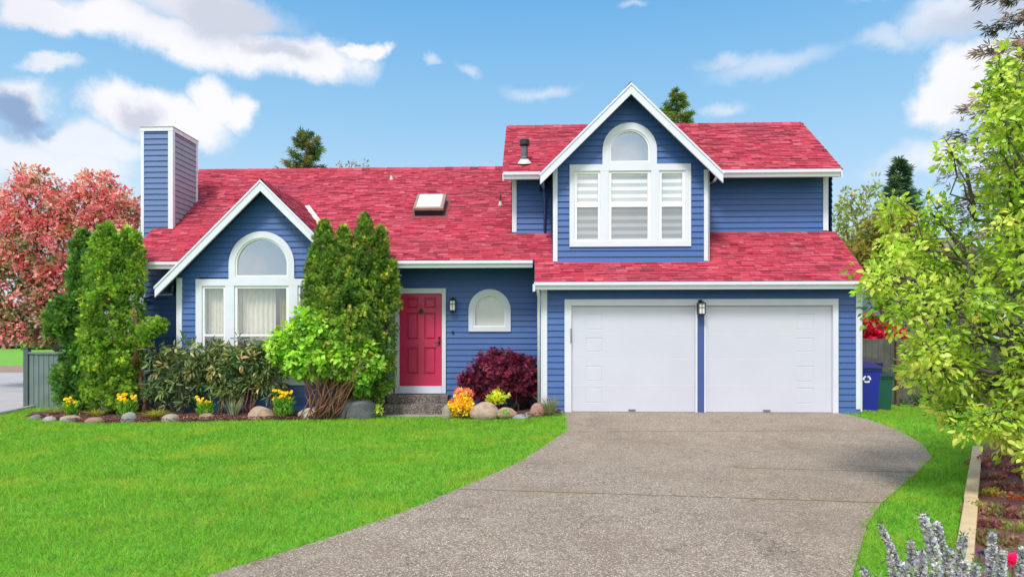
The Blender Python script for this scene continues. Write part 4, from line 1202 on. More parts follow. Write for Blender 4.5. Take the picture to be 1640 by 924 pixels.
rock(811, 665, 32, 14, (.44, .27, .21), 'pink stone under the yellow leaved shrub', Y=12.95)
rock(835, 670, 30, 7, (.30, .34, .36), 'flat blue grey slab at the lawn edge by the pink stone', .1)
rock(852, 667, 28, 10, (.30, .27, .24), 'low grey brown stone behind the flat blue grey slab')
rock(865, 663, 34, 19, (.44, .25, .19), 'reddish pink boulder by the grass clump at the garage corner', .2, Y=12.95)

# ================================================================ LAWN
def grass_mat():
    m, T, b = material('grass_blades')
    P = T.new('ShaderNodeNewGeometry').outputs['Position']
    at = T.new('ShaderNodeAttribute', attribute_name='Col').outputs['Color']
    n1 = T.noise(P, .9, 7, .70); n2 = T.noise(P, 2.6, 6, .68)
    c = T.mix(T.math('MULTIPLY', T.smooth(n1, .46, .70), .85), at, (.46, .60, .06))
    c = T.mix(T.math('MULTIPLY', T.smooth(n2, .50, .75), .70), c, (.095, .33, .030))
    n3 = T.noise(P, 7.0, 3, .6)
    c = T.mix(T.math('MULTIPLY', T.smooth(n3, .60, .72), .55), c, (.42, .46, .12))
    n4 = T.noise(T.vmath('ADD', P, (7, 3, 0)), 3.4, 4, .6)
    c = T.mix(T.math('MULTIPLY', T.smooth(n4, .60, .70), .55), c, (.075, .27, .045))
    T.l.new(c, b.inputs['Base Color']); b.inputs['Roughness'].default_value = .55; b.inputs['Specular IOR Level'].default_value = .2
    nn = T.vmath('NORMALIZE', T.vmath('ADD', T.vmath('MULTIPLY', T.new('ShaderNodeNewGeometry').outputs['Normal'], (.5, .5, .5)), (0, 0, .8)))
    T.l.new(nn, b.inputs['Normal'])
    tl = T.new('ShaderNodeBsdfTranslucent'); T.l.new(T.mix(1.0, c, (1.4, 1.3, .6), 'MULTIPLY'), tl.inputs[0])
    mx = T.new('ShaderNodeMixShader'); mx.inputs[0].default_value = .45
    T.l.new(b.outputs[0], mx.inputs[1]); T.l.new(tl.outputs[0], mx.inputs[2]); T.l.new(mx.outputs[0], T.n['Material Output'].inputs[0])
    return m
GRASS = grass_mat()
TIMB = [gp(1546, 884)[:2], gp(1566, 724)[:2]]
def timber_x(y): return TIMB[0][0] + (TIMB[1][0] - TIMB[0][0]) * (np.asarray(y) - TIMB[0][1]) / (TIMB[1][1] - TIMB[0][1])
be = np.array(sorted(BED_EDGE)); be2 = np.array(sorted(BED_EDGE2))
def in_lawn(x, y):
    xl = edge_x(LEFT_EDGE, y); xr = edge_x(RIGHT_EDGE, y)
    wig = .03 * np.sin(y * 9 + 2 * np.sin(y * 4.1)) + .025 * np.sin(y * 23) + .05 * rng.rand(len(y)) ** 3
    top = np.where(x < be[-1, 0], np.interp(x, be[:, 0], be[:, 1]), np.where(x < be2[0, 0], 13.49, np.interp(x, be2[:, 0], be2[:, 1])))
    top = np.where(x < X(56, 13.3), 14.93, top) + .03 * np.sin(x * 8)
    left = (x < xl + .015 + wig) & (y < top) & (x > street_x(y) + .04)
    right = (x > xr - .015 - wig) & (y < 16) & (x < np.where(y < TIMB[1][1], timber_x(y) - .07, 30)) & ~((x < XgR + .04) & (y > 13.3))
    return left | right
def grow_lawn():
    out = []
    for (y0, y1, dens) in ((3.9, 5.5, 4600), (5.5, 7.0, 3900), (7, 9, 3000), (9, 11.5, 2300), (11.5, 15.6, 1800)):
        xa, xb = max(-12.5, -y1 * .85 - 4.0), y1 * .80 + 1.6
        n = int((xb - xa) * (y1 - y0) * dens)
        p = np.stack([xa + (xb - xa) * rng.rand(n), y0 + (y1 - y0) * rng.rand(n)], 1)
        p = p[in_lawn(p[:, 0], p[:, 1])]
        out.append(p)
    p = np.concatenate(out); n = len(p); x, y = p.T
    P = np.stack([x, y, ground_z(x, y) - .012], 1)
    lean = rng.normal(size=(n, 2)) * .75 + np.stack([.25 * np.sin(x * 1.9 + y * 1.1), .22 * np.sin(y * 2.3 - x)], 1)
    D = unit(np.stack([lean[:, 0], lean[:, 1], np.ones(n)], 1))
    tall = .85 + .30 * wob(x, y, 1.4)
    S = (.040 + .030 * rng.rand(n)) * tall
    W = (.0045 + .0006 * (y - 4)) * (.7 + .6 * rng.rand(n)) / S
    C = pal(n, [(.20, .55, .035), (.26, .60, .045), (.13, .42, .030), (.38, .58, .08), (.50, .48, .22)], [4, 4, 3, 1.3, .35], .12)
    Nn = rng.normal(size=(n, 3)); Rt = unit(np.cross(D, Nn)); Nn = np.cross(Rt, D)
    t, fs = T_BLADE; k = len(t)
    V = P[:, None] + S[:, None, None] * (t[None, :, 0:1] * W[:, None, None] * Rt[:, None] + t[None, :, 1:2] * D[:, None] + t[None, :, 2:3] * Nn[:, None] * 1.3)
    o = mesh_from('lawn_grass', V.reshape(-1, 3), fs, n, k, C, GRASS, None)
    tag(o, 'bright green mown lawn grass on both sides of the driveway', 'grass', kind='stuff')
    print('grass blades', n)
grow_lawn()
# bark chips on the beds
def chips():
    Ps = []
    for e, n in ((be, 5200), (be2, 1500)):
        x = e[0, 0] + (e[-1, 0] - e[0, 0]) * rng.rand(n); y = np.interp(x, e[:, 0], e[:, 1]) + .03 + rng.rand(n) * 1.0
        Ps.append(np.stack([x, y, .035 + .02 * rng.rand(n) + .03 * wob(x, y, 2.2) + ground_z(x, y)], 1))
    P = np.concatenate(Ps); n = len(P); D = rdir(n) * np.array([1, 1, .25])
    C = pal(n, [(.085, .035, .032), (.16, .075, .065), (.045, .022, .020), (.23, .13, .11)], [4, 3, 3, 1])
    o = foliage('bark_chips', None, P, D, .035 + .03 * rng.rand(n), C, T_LEAF, LEAF, 1.0, 2.0)
    tag(o, 'red brown bark chips covering the planting beds', 'bark mulch', kind='stuff')
chips()

# ================================================================ CEDARS AND CONIFERS BY THE HOUSE
def plant(name, x, y, label, cat='shrub', group=None, z=None):
    return thing(name, (x, y, float(ground_z(x, y)) if z is None else z), label, cat, group)
ARB = [(.042, .098, .014), (.078, .150, .018), (.125, .205, .024), (.20, .27, .037)]
ARB_D = [(.022, .068, .014), (.040, .100, .018), (.070, .145, .022), (.11, .19, .03)]
def spire(x, y, z0, z1, r, n, sy=1.0, prof=None, jit=.13):
    """clumps of flat sprays over a column that narrows to a point; returns positions, directions, clump ids"""
    ph = rng.rand(6) * 6.28
    t = rng.rand(n) ** .88; a = rng.rand(n) * 2 * math.pi
    R = (prof or (lambda t: np.minimum(1, .72 + t * 1.2) * np.sqrt(np.maximum(0, 1 - t ** 2.3)) * .98 + .03))(t)
    R = r * R * (1 + jit * np.sin(3 * a + ph[0] + 4 * t) + jit * .8 * np.sin(5 * a + ph[1] + 17 * t) + jit * .8 * np.sin(2 * a + ph[2] - 29 * t))
    u = R * np.where(rng.rand(n) < .80, .80 + .20 * rng.rand(n), .3 + .5 * rng.rand(n))
    c = np.stack([x + u * np.cos(a), y + u * sy * np.sin(a), z0 + t * (z1 - z0)], 1)
    o = np.stack([np.cos(a) * .9, np.sin(a) * .9, .75 + t], 1)
    return c, unit(o)
def cedar_crown(parent, spires, cols, per=15, rad=.075, size=.088, w=None):
    cs, os_ = zip(*spires); c = np.concatenate(cs); o = np.concatenate(os_)
    P, D, O = scatter(c, o, per, rad, 1.25)
    D = D * .6 + np.array([0, 0, .55])
    n = len(P)
    cc = pal(len(c), cols, w, .14)
    C = np.repeat(cc, per, 0) * (1 + .16 * rng.normal(size=(n, 1)))
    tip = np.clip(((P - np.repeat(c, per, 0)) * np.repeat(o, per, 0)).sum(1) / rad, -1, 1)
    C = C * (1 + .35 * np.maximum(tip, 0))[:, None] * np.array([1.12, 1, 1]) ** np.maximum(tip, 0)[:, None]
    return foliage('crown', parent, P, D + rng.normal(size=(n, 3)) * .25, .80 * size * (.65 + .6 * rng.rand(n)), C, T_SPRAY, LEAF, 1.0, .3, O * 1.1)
# tall cedar beside the chimney corner
yc = 13.30; t1 = plant('cedar_tree', X(196, yc), yc, 'tall bushy green cedar shading the chimney corner, with a bare red brown stem', 'cedar', 'cedars planted against the house front')
L = lambda px, py, Y=yc: (X(px, Y), Y, Z(px, py, Y))
sp = []
for (px, py0, py1, rpx, n, dy) in ((171, 655, 362, 40, 900, 0), (200, 640, 364, 25, 480, .12), (142, 560, 402, 17, 170, .1), (212, 470, 372, 15, 120, .1), (194, 658, 560, 25, 190, -.08), (158, 640, 480, 22, 220, -.14)):
    sp.append(spire(X(px, yc), yc + dy, max(.08, Z(px, py0, yc)), Z(px, py1, yc), rpx * dep(px, yc) / F, n, .6))
for (px, py, rp, n) in ((243, 527, 20, 60), (225, 545, 16, 40), (258, 520, 10, 20)):
    sp.append(shell(n, L(px, py), np.array([rp, rp * .8, rp * .75]) * dep(px, yc) / F, .4))
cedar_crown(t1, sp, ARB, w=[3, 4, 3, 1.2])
mb = MB(); limb(mb, (X(226, yc), yc + .05, -.02), L(214, 492), .050, .030, 7, .07); limb(mb, L(222, 560), L(252, 523), .022, .010, 4, .05); limb(mb, (X(180, yc), yc, 0), L(178, 400), .06, .02, 6, .02)
mb.build('trunk', BARK_RED, t1, smooth=True)
# dark spreading conifer behind it
yc = 13.75; t2 = plant('spreading_conifer', X(120, yc), yc, 'dark green drooping conifer between the board fence and the tall cedar', 'conifer', 'cedars planted against the house front')
sp = []
for (px, py0, py1, rpx, n) in ((134, 650, 372, 23, 420), (106, 545, 480, 28, 260), (114, 650, 578, 23, 220), (98, 620, 588, 11, 70), (128, 470, 385, 16, 120), (128, 655, 520, 22, 220)):
    sp.append(spire(X(px, yc), yc, max(.02, Z(px, py0, yc)), Z(px, py1, yc), rpx * dep(px, yc) / F, n, 1, lambda t: np.sqrt(np.maximum(0, 1 - (2 * t - .9) ** 2 / 1.25)), .2))
cedar_crown(t2, sp, ARB_D, 15, .085, .098, [3, 4, 2.5, .8])
mb = MB(); limb(mb, (X(130, yc), yc, -.02), (X(136, yc), yc, Z(136, 400, yc)), .07, .02, 6, .03); mb.build('trunk', BARK, t2, smooth=True)
# many-spired cedar by the door
yc = 13.30; t3 = plant('arborvitae', X(565, yc), yc + .1, 'rounded arborvitae with four pointed tips between bay window and front door', 'arborvitae', 'cedars planted against the house front')
sp = []
for (px, py0, py1, rpx, n, dy) in ((519, 600, 357, 31, 620, .0), (549, 620, 366, 32, 620, .06), (583, 640, 347, 34, 760, .05), (607, 632, 366, 24, 480, .12), (590, 655, 500, 27, 300, .08), (502, 560, 410, 17, 200, -.02), (560, 600, 420, 46, 560, -.15), (626, 500, 418, 11, 100, .15), (535, 560, 400, 30, 350, -.1)):
    sp.append(spire(X(px, yc), yc + dy, max(.15, Z(px, py0, yc)), Z(px, py1, yc), rpx * dep(px, yc) / F, n, .85, lambda t: np.minimum(1, .78 + t * 1.0) * np.maximum(0, 1 - t ** 2.3) ** .60 + .02, .09))
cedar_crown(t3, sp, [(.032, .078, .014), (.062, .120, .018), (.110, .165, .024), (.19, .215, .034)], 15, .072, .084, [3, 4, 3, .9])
mb = MB(); limb(mb, (X(590, yc), yc + .1, -.02), (X(590, yc), yc + .1, Z(590, 420, yc)), .06, .02, 6, .02); limb(mb, (X(560, yc), yc + .1, -.02), (X(548, yc), yc + .1, Z(548, 420, yc)), .05, .02, 6, .02)
mb.build('trunk', BARK_RED, t3, smooth=True)

# ================================================================ SHRUBS IN THE BEDS
def bush(name, label, base, lobes, Y, leaf, cols, n_clump, per, rad, size, tpl, w=None, up=.6, droop=0.0, stems=6, stem_r=.014, bark=BARK, lo=.6, cat='shrub', outw=1.0, clump_jit=.15, mat=None, group=None, spread=.9):
    """stems rising from the base into a crown made of leaf clusters; lobes are (px, py, rx_px, ry_px)"""
    s = dep(base, Y) / F
    o = plant(name, X(base, Y), Y, label, cat, group)
    wts = np.array([l[2] * l[3] for l in lobes], float); wts /= wts.sum()
    cs, ds = [], []
    for l, k in zip(lobes, wts):
        c, d = shell(max(4, int(n_clump * k)), (X(l[0], Y), Y + (l[4] if len(l) > 4 else 0), Z(l[0], l[1], Y)), np.array([l[2], l[2] * spread, l[3]]) * s, lo)
        cs.append(c); ds.append(d)
    c = np.concatenate(cs); d = np.concatenate(ds); ok = c[:, 2] > .06; c, d = c[ok], d[ok]
    P, D, O = scatter(c, d * outw, per, rad)
    D = D + np.array([0, 0, -droop]); n = len(P)
    C = np.repeat(pal(len(c), cols, w, clump_jit), per, 0) * (1 + .14 * rng.normal(size=(n, 1)))
    foliage(leaf, o, P, D, size * (.6 + .7 * rng.rand(n)), C, tpl, mat, 1.0, up, O * .7)
    if stems:
        mb = MB(); b = np.array([X(base, Y), Y, float(ground_z(X(base, Y), Y)) - .02])
        for i in range(stems):
            tgt = c[rng.randint(len(c))]
            tgt = tgt * .8 + .2 * c.mean(0)
            b2 = b + np.array([rng.normal() * .05, rng.normal() * .05, 0])
            limb(mb, b2, tgt, stem_r, stem_r * .4, 5, .08, 6)
        mb.build('stems', bark, o, smooth=True)
    return o
RHO = [(.040, .075, .030), (.070, .105, .045), (.125, .150, .065), (.25, .24, .11), (.34, .27, .15)]
bush('rhododendron', 'olive green rhododendron filling the corner between the tall cedar and bay window', 290, [(262, 590, 34, 38), (300, 575, 42, 33), (285, 625, 50, 30), (325, 600, 30, 34), (250, 632, 24, 22)], 13.38, 'leaves', RHO, 190, 9, .055, .165, T_LONG, [5, 5, 3, 1.2, .6], .8, .25, 9, .018, BARK, .35, group='rhododendrons under the bay window', spread=.45)
bush('rhododendron', 'grey green rhododendron directly below the bay window, its bare stems showing', 402, [(388, 572, 40, 32), (415, 575, 28, 30), (372, 600, 26, 24), (410, 612, 34, 20)], 13.38, 'leaves', RHO, 170, 9, .055, .165, T_LONG, [5, 5, 3, 1.2, .5], .8, .25, 8, .020, BARK_RED, .35, group='rhododendrons under the bay window', spread=.45)
bush('rhododendron', 'small rhododendron with low dark leaves between two larger ones', 350, [(350, 590, 24, 26), (362, 628, 30, 16), (345, 560, 18, 12)], 13.38, 'leaves', RHO, 90, 9, .055, .16, T_LONG, [3, 4, 3, 1.3, .5], .8, .25, 5, .016, BARK, .35, group='rhododendrons under the bay window', spread=.45)
bush('rhododendron', 'thin leggy rhododendron with dark leaves in front of the lower window pane', 440, [(438, 600, 22, 26), (452, 632, 22, 14)], 13.38, 'leaves', RHO, 42, 8, .055, .15, T_LONG, [5, 4, 2, .5, .1], .8, .3, 6, .014, BARK_RED, .4, group='rhododendrons under the bay window', spread=.45)
HYD = [(.080, .160, .022), (.140, .245, .030), (.19, .31, .040), (.26, .37, .07)]
hy = bush('hydrangea', 'bright lime green hydrangea on bare red brown stems beside the large grey boulder', 518, [(520, 535, 62, 36), (478, 552, 48, 40), (568, 570, 44, 40), (540, 565, 60, 32), (592, 588, 22, 26), (500, 515, 34, 22), (455, 560, 28, 26), (580, 605, 24, 20), (470, 580, 26, 20), (530, 580, 56, 22), (490, 585, 34, 22), (560, 592, 34, 20)], 13.05, 'leaves', HYD, 950, 9, .07, .105, T_ROUND, [2.5, 4, 4, 1.5], 1.0, .15, 0, lo=.45, cat='hydrangea', spread=.62)
mb = MB(); yc = 13.05
for i in range(64):
    bx_, tx_ = 518 + rng.normal() * 16, 0
    tx_ = 470 + 130 * rng.rand(); ty = 600 - 20 * rng.rand() + .002 * (tx_ - 535) ** 2 * .3
    b0 = np.array([X(bx_, yc), yc + rng.normal() * .12, .02]); b1 = np.array([X(tx_, yc), yc + rng.normal() * .28, Z(tx_, ty - 14, yc)])
    limb(mb, b0, b1, .011 + .008 * rng.rand(), .006, 5, .06, 5)
mb.build('stems', plain('hydrangea_stems', (.23, .105, .070), .8, .45, 5), hy, smooth=True)
bush('japanese_maple', 'low domed burgundy japanese maple in front of the arched entry window', 823, [(806, 600, 62, 36), (775, 612, 40, 32), (838, 606, 34, 36), (750, 618, 20, 24), (800, 580, 40, 22)], 13.75, 'leaves', [(.045, .006, .018), (.085, .010, .030), (.17, .022, .055), (.22, .045, .075)], 950, 11, .06, .062, T_PALM, [4, 4, 2.5, .7], .8, .45, 7, .022, BARK, .62, cat='maple', spread=.7)
bush('orange_shrub', 'small golden orange barberry with reddish shoots beside the entry steps', 738, [(740, 646, 19, 17), (728, 652, 12, 12), (752, 650, 10, 12)], 13.25, 'leaves', [(.50, .22, .012), (.60, .36, .02), (.52, .12, .02), (.55, .45, .05)], 130, 9, .035, .055, T_LEAF, [4, 4, 1.5, 2], .4, -.5, 6, .006, BARK_RED, .3)
bush('orange_shrub', 'coral red new shoots of a small shrub rising behind the orange barberry', 741, [(738, 629, 12, 6), (750, 630, 8, 5)], 13.4, 'leaves', [(.50, .14, .08), (.48, .22, .12)], 22, 8, .04, .07, T_PALM, None, .4, -.5, 4, .006, BARK_RED, .3)
bush('yellow_shrub', 'yellow leaved shrub above the pink stone beneath the burgundy maple', 794, [(797, 634, 15, 11), (788, 641, 10, 8)], 13.4, 'leaves', [(.36, .40, .03), (.55, .50, .06), (.20, .30, .03)], 52, 9, .04, .075, T_LEAF, [4, 3, 2], .6, -.2, 5, .007, BARK, .3)
bush('leafy_perennial', 'small yellow green leafy plant between the grey boulder and the steps', 600, [(600, 657, 12, 8), (592, 655, 6, 9)], 13.3, 'leaves', [(.16, .28, .03), (.32, .38, .06), (.42, .42, .12)], 32, 9, .035, .07, T_LEAF, None, .6, -.3, 0, lo=.3, cat='plant')
bush('leafy_perennial', 'low dark green ground plant at the foot of the hydrangea stems', 527, [(527, 659, 15, 6)], 13.1, 'leaves', [(.05, .12, .02), (.09, .18, .025)], 34, 9, .035, .055, T_LEAF, None, .6, -.4, 0, lo=.3, cat='plant')
bush('leafy_perennial', 'tiny fresh green plant on the pink stone by the yellow shrub', 808, [(808, 660, 7, 4)], 12.95, 'leaves', [(.10, .30, .04), (.16, .36, .05)], 14, 8, .02, .04, T_LEAF, None, .6, -.4, 0, lo=.3, cat='plant')
bush('purple_campanula', 'low patch of small violet flowers between the two daisy clumps', 171, [(171, 657, 10, 5)], 13.2, 'flowers', [(.12, .09, .42), (.20, .16, .55), (.06, .12, .05)], 40, 8, .03, .035, T_ROUND, [3, 2, 2], .8, 0, 0, lo=.3, cat='flowers')
bush('dark_undergrowth', 'dark leafy undergrowth at the foot of the tall cedar', 215, [(215, 652, 26, 9), (190, 655, 18, 6)], 13.5, 'leaves', [(.03, .06, .02), (.06, .09, .025), (.12, .05, .04)], 60, 9, .05, .08, T_LEAF, None, .6, -.2, 0, lo=.3, cat='plant')

def grass_clump(px, py_base, wpx, hpx, cols, label, n=170, arch=.5, width=.010, Y=None, name='grass_clump'):
    x, y, z = gp(px, py_base); s = dep(px, y) / F; y += .10
    o = plant(name, x, y, label, 'ornamental grass', 'ornamental grass clumps in the beds')
    a = rng.rand(n) * 6.283; r = rng.rand(n) ** .5
    lean = (wpx * s / 2) / (hpx * s) * r * (1.15 if arch > .3 else .8)
    P = np.stack([x + .06 * np.cos(a) * r * wpx * s * 3, y + .06 * np.sin(a) * r * wpx * s * 3, np.full(n, z + .02)], 1)
    D = unit(np.stack([np.cos(a) * lean, np.sin(a) * lean, np.ones(n)], 1)); S = hpx * s * (.65 + .5 * rng.rand(n)) * np.sqrt(1 + lean ** 2) * .95
    t = T_STRAP[0].copy(); t[:, 2] *= arch * 2.6
    C = pal(n, cols, None, .15)
    Rt = unit(np.cross(D, np.array([0, 0, 1.]) + rng.normal(size=(n, 3)) * .12)); N = np.cross(Rt, D)
    N *= np.sign(N[:, 2:3] + 1e-6)
    V = P[:, None] + t[None, :, 0:1] * width * Rt[:, None] + S[:, None, None] * (t[None, :, 1:2] * D[:, None] + t[None, :, 2:3] * N[:, None])
    V[..., 2] = np.maximum(V[..., 2], z + .015)
    mesh_from('blades', V.reshape(-1, 3), T_STRAP[1], n, len(t), C, LEAF, o)
STRAW = [(.36, .30, .15), (.26, .27, .10), (.44, .38, .22)]; GOLD = [(.42, .42, .05), (.55, .50, .10), (.28, .34, .04)]; STRIPE = [(.34, .38, .27), (.50, .52, .40), (.18, .26, .13)]
grass_clump(83, 668, 30, 15, STRAW, 'pale straw coloured grass clump near the board fence')
grass_clump(150, 671, 30, 18, GOLD, 'yellow green grass tuft over the low brown stone')
grass_clump(244, 674, 32, 20, GOLD, 'arching bright yellow grass in front of the dark undergrowth', 210, .75)
grass_clump(370, 671, 32, 32, STRIPE, 'upright striped pale grass clump beside the wedge shaped stone', 120, .22, .012)
grass_clump(839, 657, 30, 24, [(.26, .28, .12), (.38, .36, .20), (.14, .22, .06)], 'fine buff green grass clump under the burgundy maple', 190, .45, .008)
grass_clump(880, 667, 34, 36, [(.30, .32, .18), (.44, .40, .26), (.16, .26, .09)], 'tall wispy grass clump at the garage corner', 170, .40, .008)
grass_clump(444, 671, 16, 14, GOLD, 'small yellow grass tuft beside the wedge shaped stone and daisies', 80, .4)

def daisies(px, py_base, wpx, hpx, n, label, extra=None):
    x, y, z = gp(px, py_base); y = 13.02; x = X(px, y); z = .04; s = dep(px, y) / F; w, h = wpx * s / 2, hpx * s
    o = plant('yellow_daisies', x, y, label, 'flowers', 'yellow daisy clumps in the front bed')
    m = 260; a = rng.rand(m) * 6.283; r = rng.rand(m) ** .5
    P = np.stack([x + w * .8 * r * np.cos(a), y + w * .7 * r * np.sin(a), z + h * .62 * rng.rand(m) ** .8], 1)
    D = np.stack([np.cos(a) * .45, np.sin(a) * .45, np.ones(m)], 1) + rng.normal(size=(m, 3)) * .25
    foliage('leaves', o, P, D, .07 + .06 * rng.rand(m), pal(m, [(.06, .15, .02), (.10, .22, .025), (.15, .27, .04)]), T_LONG)
    mb = MB()
    heads = []
    for i in range(n):
        a = rng.rand() * 6.283; r = rng.rand() ** .5
        p = np.array([x + w * r * math.cos(a), y - abs(w * .6 * r * math.sin(a)), z + h * (.60 + .40 * rng.rand())]); heads.append(p)
        mb.tube([(x + w * .4 * r * math.cos(a), y, z + .02), (p[0] * .9 + x * .1, p[1] + .02, (z + p[2]) / 2), p], .004, 4)
    mb.build('stalks', plain('green_stalk', (.08, .18, .03), .6), o)
    for p in heads:
        k = 11; d = np.array([rng.normal() * .25, -.75, .65]); d /= np.linalg.norm(d)
        u = np.cross(d, (0, 0, 1.)); u /= np.linalg.norm(u); v = np.cross(d, u)
        aa = np.arange(k) / k * 6.283
        D = np.cos(aa)[:, None] * u + np.sin(aa)[:, None] * v + d * .28
        c = np.array((.40, .30, .012)) if rng.rand() < .75 else np.array((.42, .32, .08))
        V = foliage('flower', o, np.repeat(p[None], k, 0), D, .032 + .010 * rng.rand(), np.tile(c, (k, 1)), T_PETAL, PETAL, 1.3, .2)
daisies(115, 665, 24, 30, 17, 'clump of yellow daisies beside the board fence')
daisies(203, 668, 32, 36, 24, 'clump of yellow daisies at the foot of the tall cedar')
daisies(328, 663, 27, 32, 13, 'clump of yellow daisies above the rounded tan stone')
daisies(454, 669, 34, 44, 24, 'tallest clump of yellow daisies between the wedge shaped and cream stones')

# ================================================================ TREES
def conifer(name, label, px, Y, py_top, r_px, cols, n_br, z_lo=2.0, per=26, droop=-.15, cat='conifer', size=.22, bark=BARK, dens=1.0, prof=.85):
    s = dep(px, Y) / F; x = X(px, Y); zt = Z(px, py_top, Y); R = r_px * s
    o = plant(name, x, Y, label, cat, None, 0.0)
    mb = MB(); mb.tube([(x, Y, -.05), (x + .05, Y, zt * .5), (x, Y, zt)], [max(.09, R * .10), R * .05 + .03, .012], 8); mb.build('trunk', bark, o, smooth=True)
    bm = MB(); Ps, Ds, Cs, Os = [], [], [], []
    for i in range(n_br):
        t = (i + rng.rand()) / n_br; z = z_lo + (zt - z_lo) * t; L = R * ((1 - t) ** prof) * (.65 + .5 * rng.rand()) + .10
        a = rng.rand() * 6.283; e = np.array([x + L * math.cos(a), Y + L * math.sin(a), z + L * (droop + .45 * t) + .05])
        b = np.array([x, Y, z]); bm.tube([b, (b + e) / 2 + (0, 0, .04 * L), e], [.02 + .01 * R, .012, .004], 5)
        n = int(per * dens * (.4 + L / R)); u = .15 + .85 * rng.rand(n, 1) ** .8
        d = np.array([math.cos(a), math.sin(a), .1]); sidev = np.array([-math.sin(a), math.cos(a), 0])
        p = b + (e - b) * u + sidev * rng.normal(size=(n, 1)) * .14 * L * (1.15 - u) + np.array([0, 0, 1.]) * rng.normal(size=(n, 1)) * .05 * L
        Ps.append(p); Ds.append(d * .7 + sidev * rng.normal(size=(n, 1)) * .8 + np.array([0, 0, -.1]) + rng.normal(size=(n, 3)) * .2)
        Cs.append(np.repeat(pal(1, cols), n, 0) * (1 + .2 * rng.normal(size=(n, 1)))); Os.append(np.tile(d * .5, (n, 1)))
    bm.build('branches', bark, o, smooth=True)
    P = np.concatenate(Ps); n = len(P)
    foliage('crown', o, P, np.concatenate(Ds), size * (.6 + .7 * rng.rand(n)), np.concatenate(Cs), T_NEEDLE, LEAF, 1.2, .7, np.concatenate(Os))
    return o
FIR = [(.020, .050, .022), (.034, .070, .030), (.055, .090, .034), (.10, .095, .030)]
conifer('fir_tree', 'dark fir tree whose bushy top rises behind the main roof ridge', 491, 34, 214, 66, FIR, 120, 6.5, 30, -.05, 'fir', .36, dens=1.1, prof=.62)
conifer('fir_tree', 'olive green fir top poking up behind the upper roof beside the dormer peak', 1084, 32, 148, 54, [(.045, .085, .018), (.075, .115, .022), (.11, .13, .03)], 120, 7.5, 30, -.05, 'fir', .32, dens=1.1, prof=.7)
conifer('fir_tree', 'small dark blue green fir standing over the neighbouring roof', 1441, 30, 258, 58, [(.015, .045, .028), (.026, .062, .036), (.05, .08, .034)], 130, 4.5, 26, -.25, 'fir', .36)
conifer('plum_fir', 'tall purple brown conifer towering behind the lime green tree', 1690, 15.5, -260, 175, [(.080, .058, .058), (.115, .082, .074), (.060, .062, .045), (.15, .10, .07)], 190, 2.0, 34, -.32, 'conifer', .24, BARK, .9, .55)

def crown_tree(name, label, px, Y, lobes, cols, n_clump, per, rad, size, tpl, w=None, cat='tree', trunk_r=.14, bark=BARK, lo=.45, droop=.1, base_px=None, depth_k=.85, limb_n=12, twig=.5, fork=None, cjit=.16, up=.6, colf=None, base_z=0.0):
    """trunk that forks into limbs running to the lobes of the crown; leaf clusters hang on twigs; lobes (px, py, rx, ry[, dy])"""
    s = dep(px, Y) / F; bx = X(base_px if base_px is not None else px, Y)
    o = plant(name, bx, Y, label, cat, None, base_z)
    mb = MB(); zf = fork if fork is not None else 1.3
    hub = np.array([bx + .05, Y, base_z + zf]); limb(mb, (bx, Y, base_z - .05), hub, trunk_r, trunk_r * .8, 5, .03, 9)
    wt = np.array([l[2] * l[3] for l in lobes], float); wt /= wt.sum()
    nodes = []; cs, ds = [], []
    for l, k in zip(lobes, wt):
        c0 = np.array([X(l[0], Y), Y + (l[4] if len(l) > 4 else 0), Z(l[0], l[1], Y)]); r = np.array([l[2], min(l[2], l[3]) * depth_k, l[3]]) * s
        pts = limb(mb, hub, c0, trunk_r * .42, trunk_r * .13, 7, .09, 7, .06); nodes += pts[2:]
        for _ in range(3):
            d = rdir(1)[0]; e = c0 + d * r * .8; p2 = limb(mb, pts[-2 - rng.randint(3)], e, trunk_r * .13, trunk_r * .04, 5, .1, 5); nodes += p2[2:]
        c, d = shell(max(5, int(n_clump * k)), c0, r, lo); cs.append(c); ds.append(d)
    c = np.concatenate(cs); d = np.concatenate(ds); ok = c[:, 2] > base_z + .25; c, d = c[ok], d[ok]
    nodes = np.array(nodes)
    for i in range(len(c)):
        if rng.rand() < twig:
            j = np.argmin(((nodes - c[i]) ** 2).sum(1)); limb(mb, nodes[j], c[i], trunk_r * .045 + .003, .003, 3, .1, 4)
    mb.build('trunk', bark, o, smooth=True)
    P, D, O = scatter(c, d, per, rad); n = len(P)
    D = D + np.array([0, 0, -droop])
    cc = pal(len(c), cols, w, cjit) if colf is None else colf(c, d)
    C = np.repeat(cc, per, 0) * (1 + .14 * rng.normal(size=(n, 1)))
    foliage('crown', o, P, D, size * (.55 + .75 * rng.rand(n)), C, tpl, LEAF, 1.0, up, O * .6)
    return o

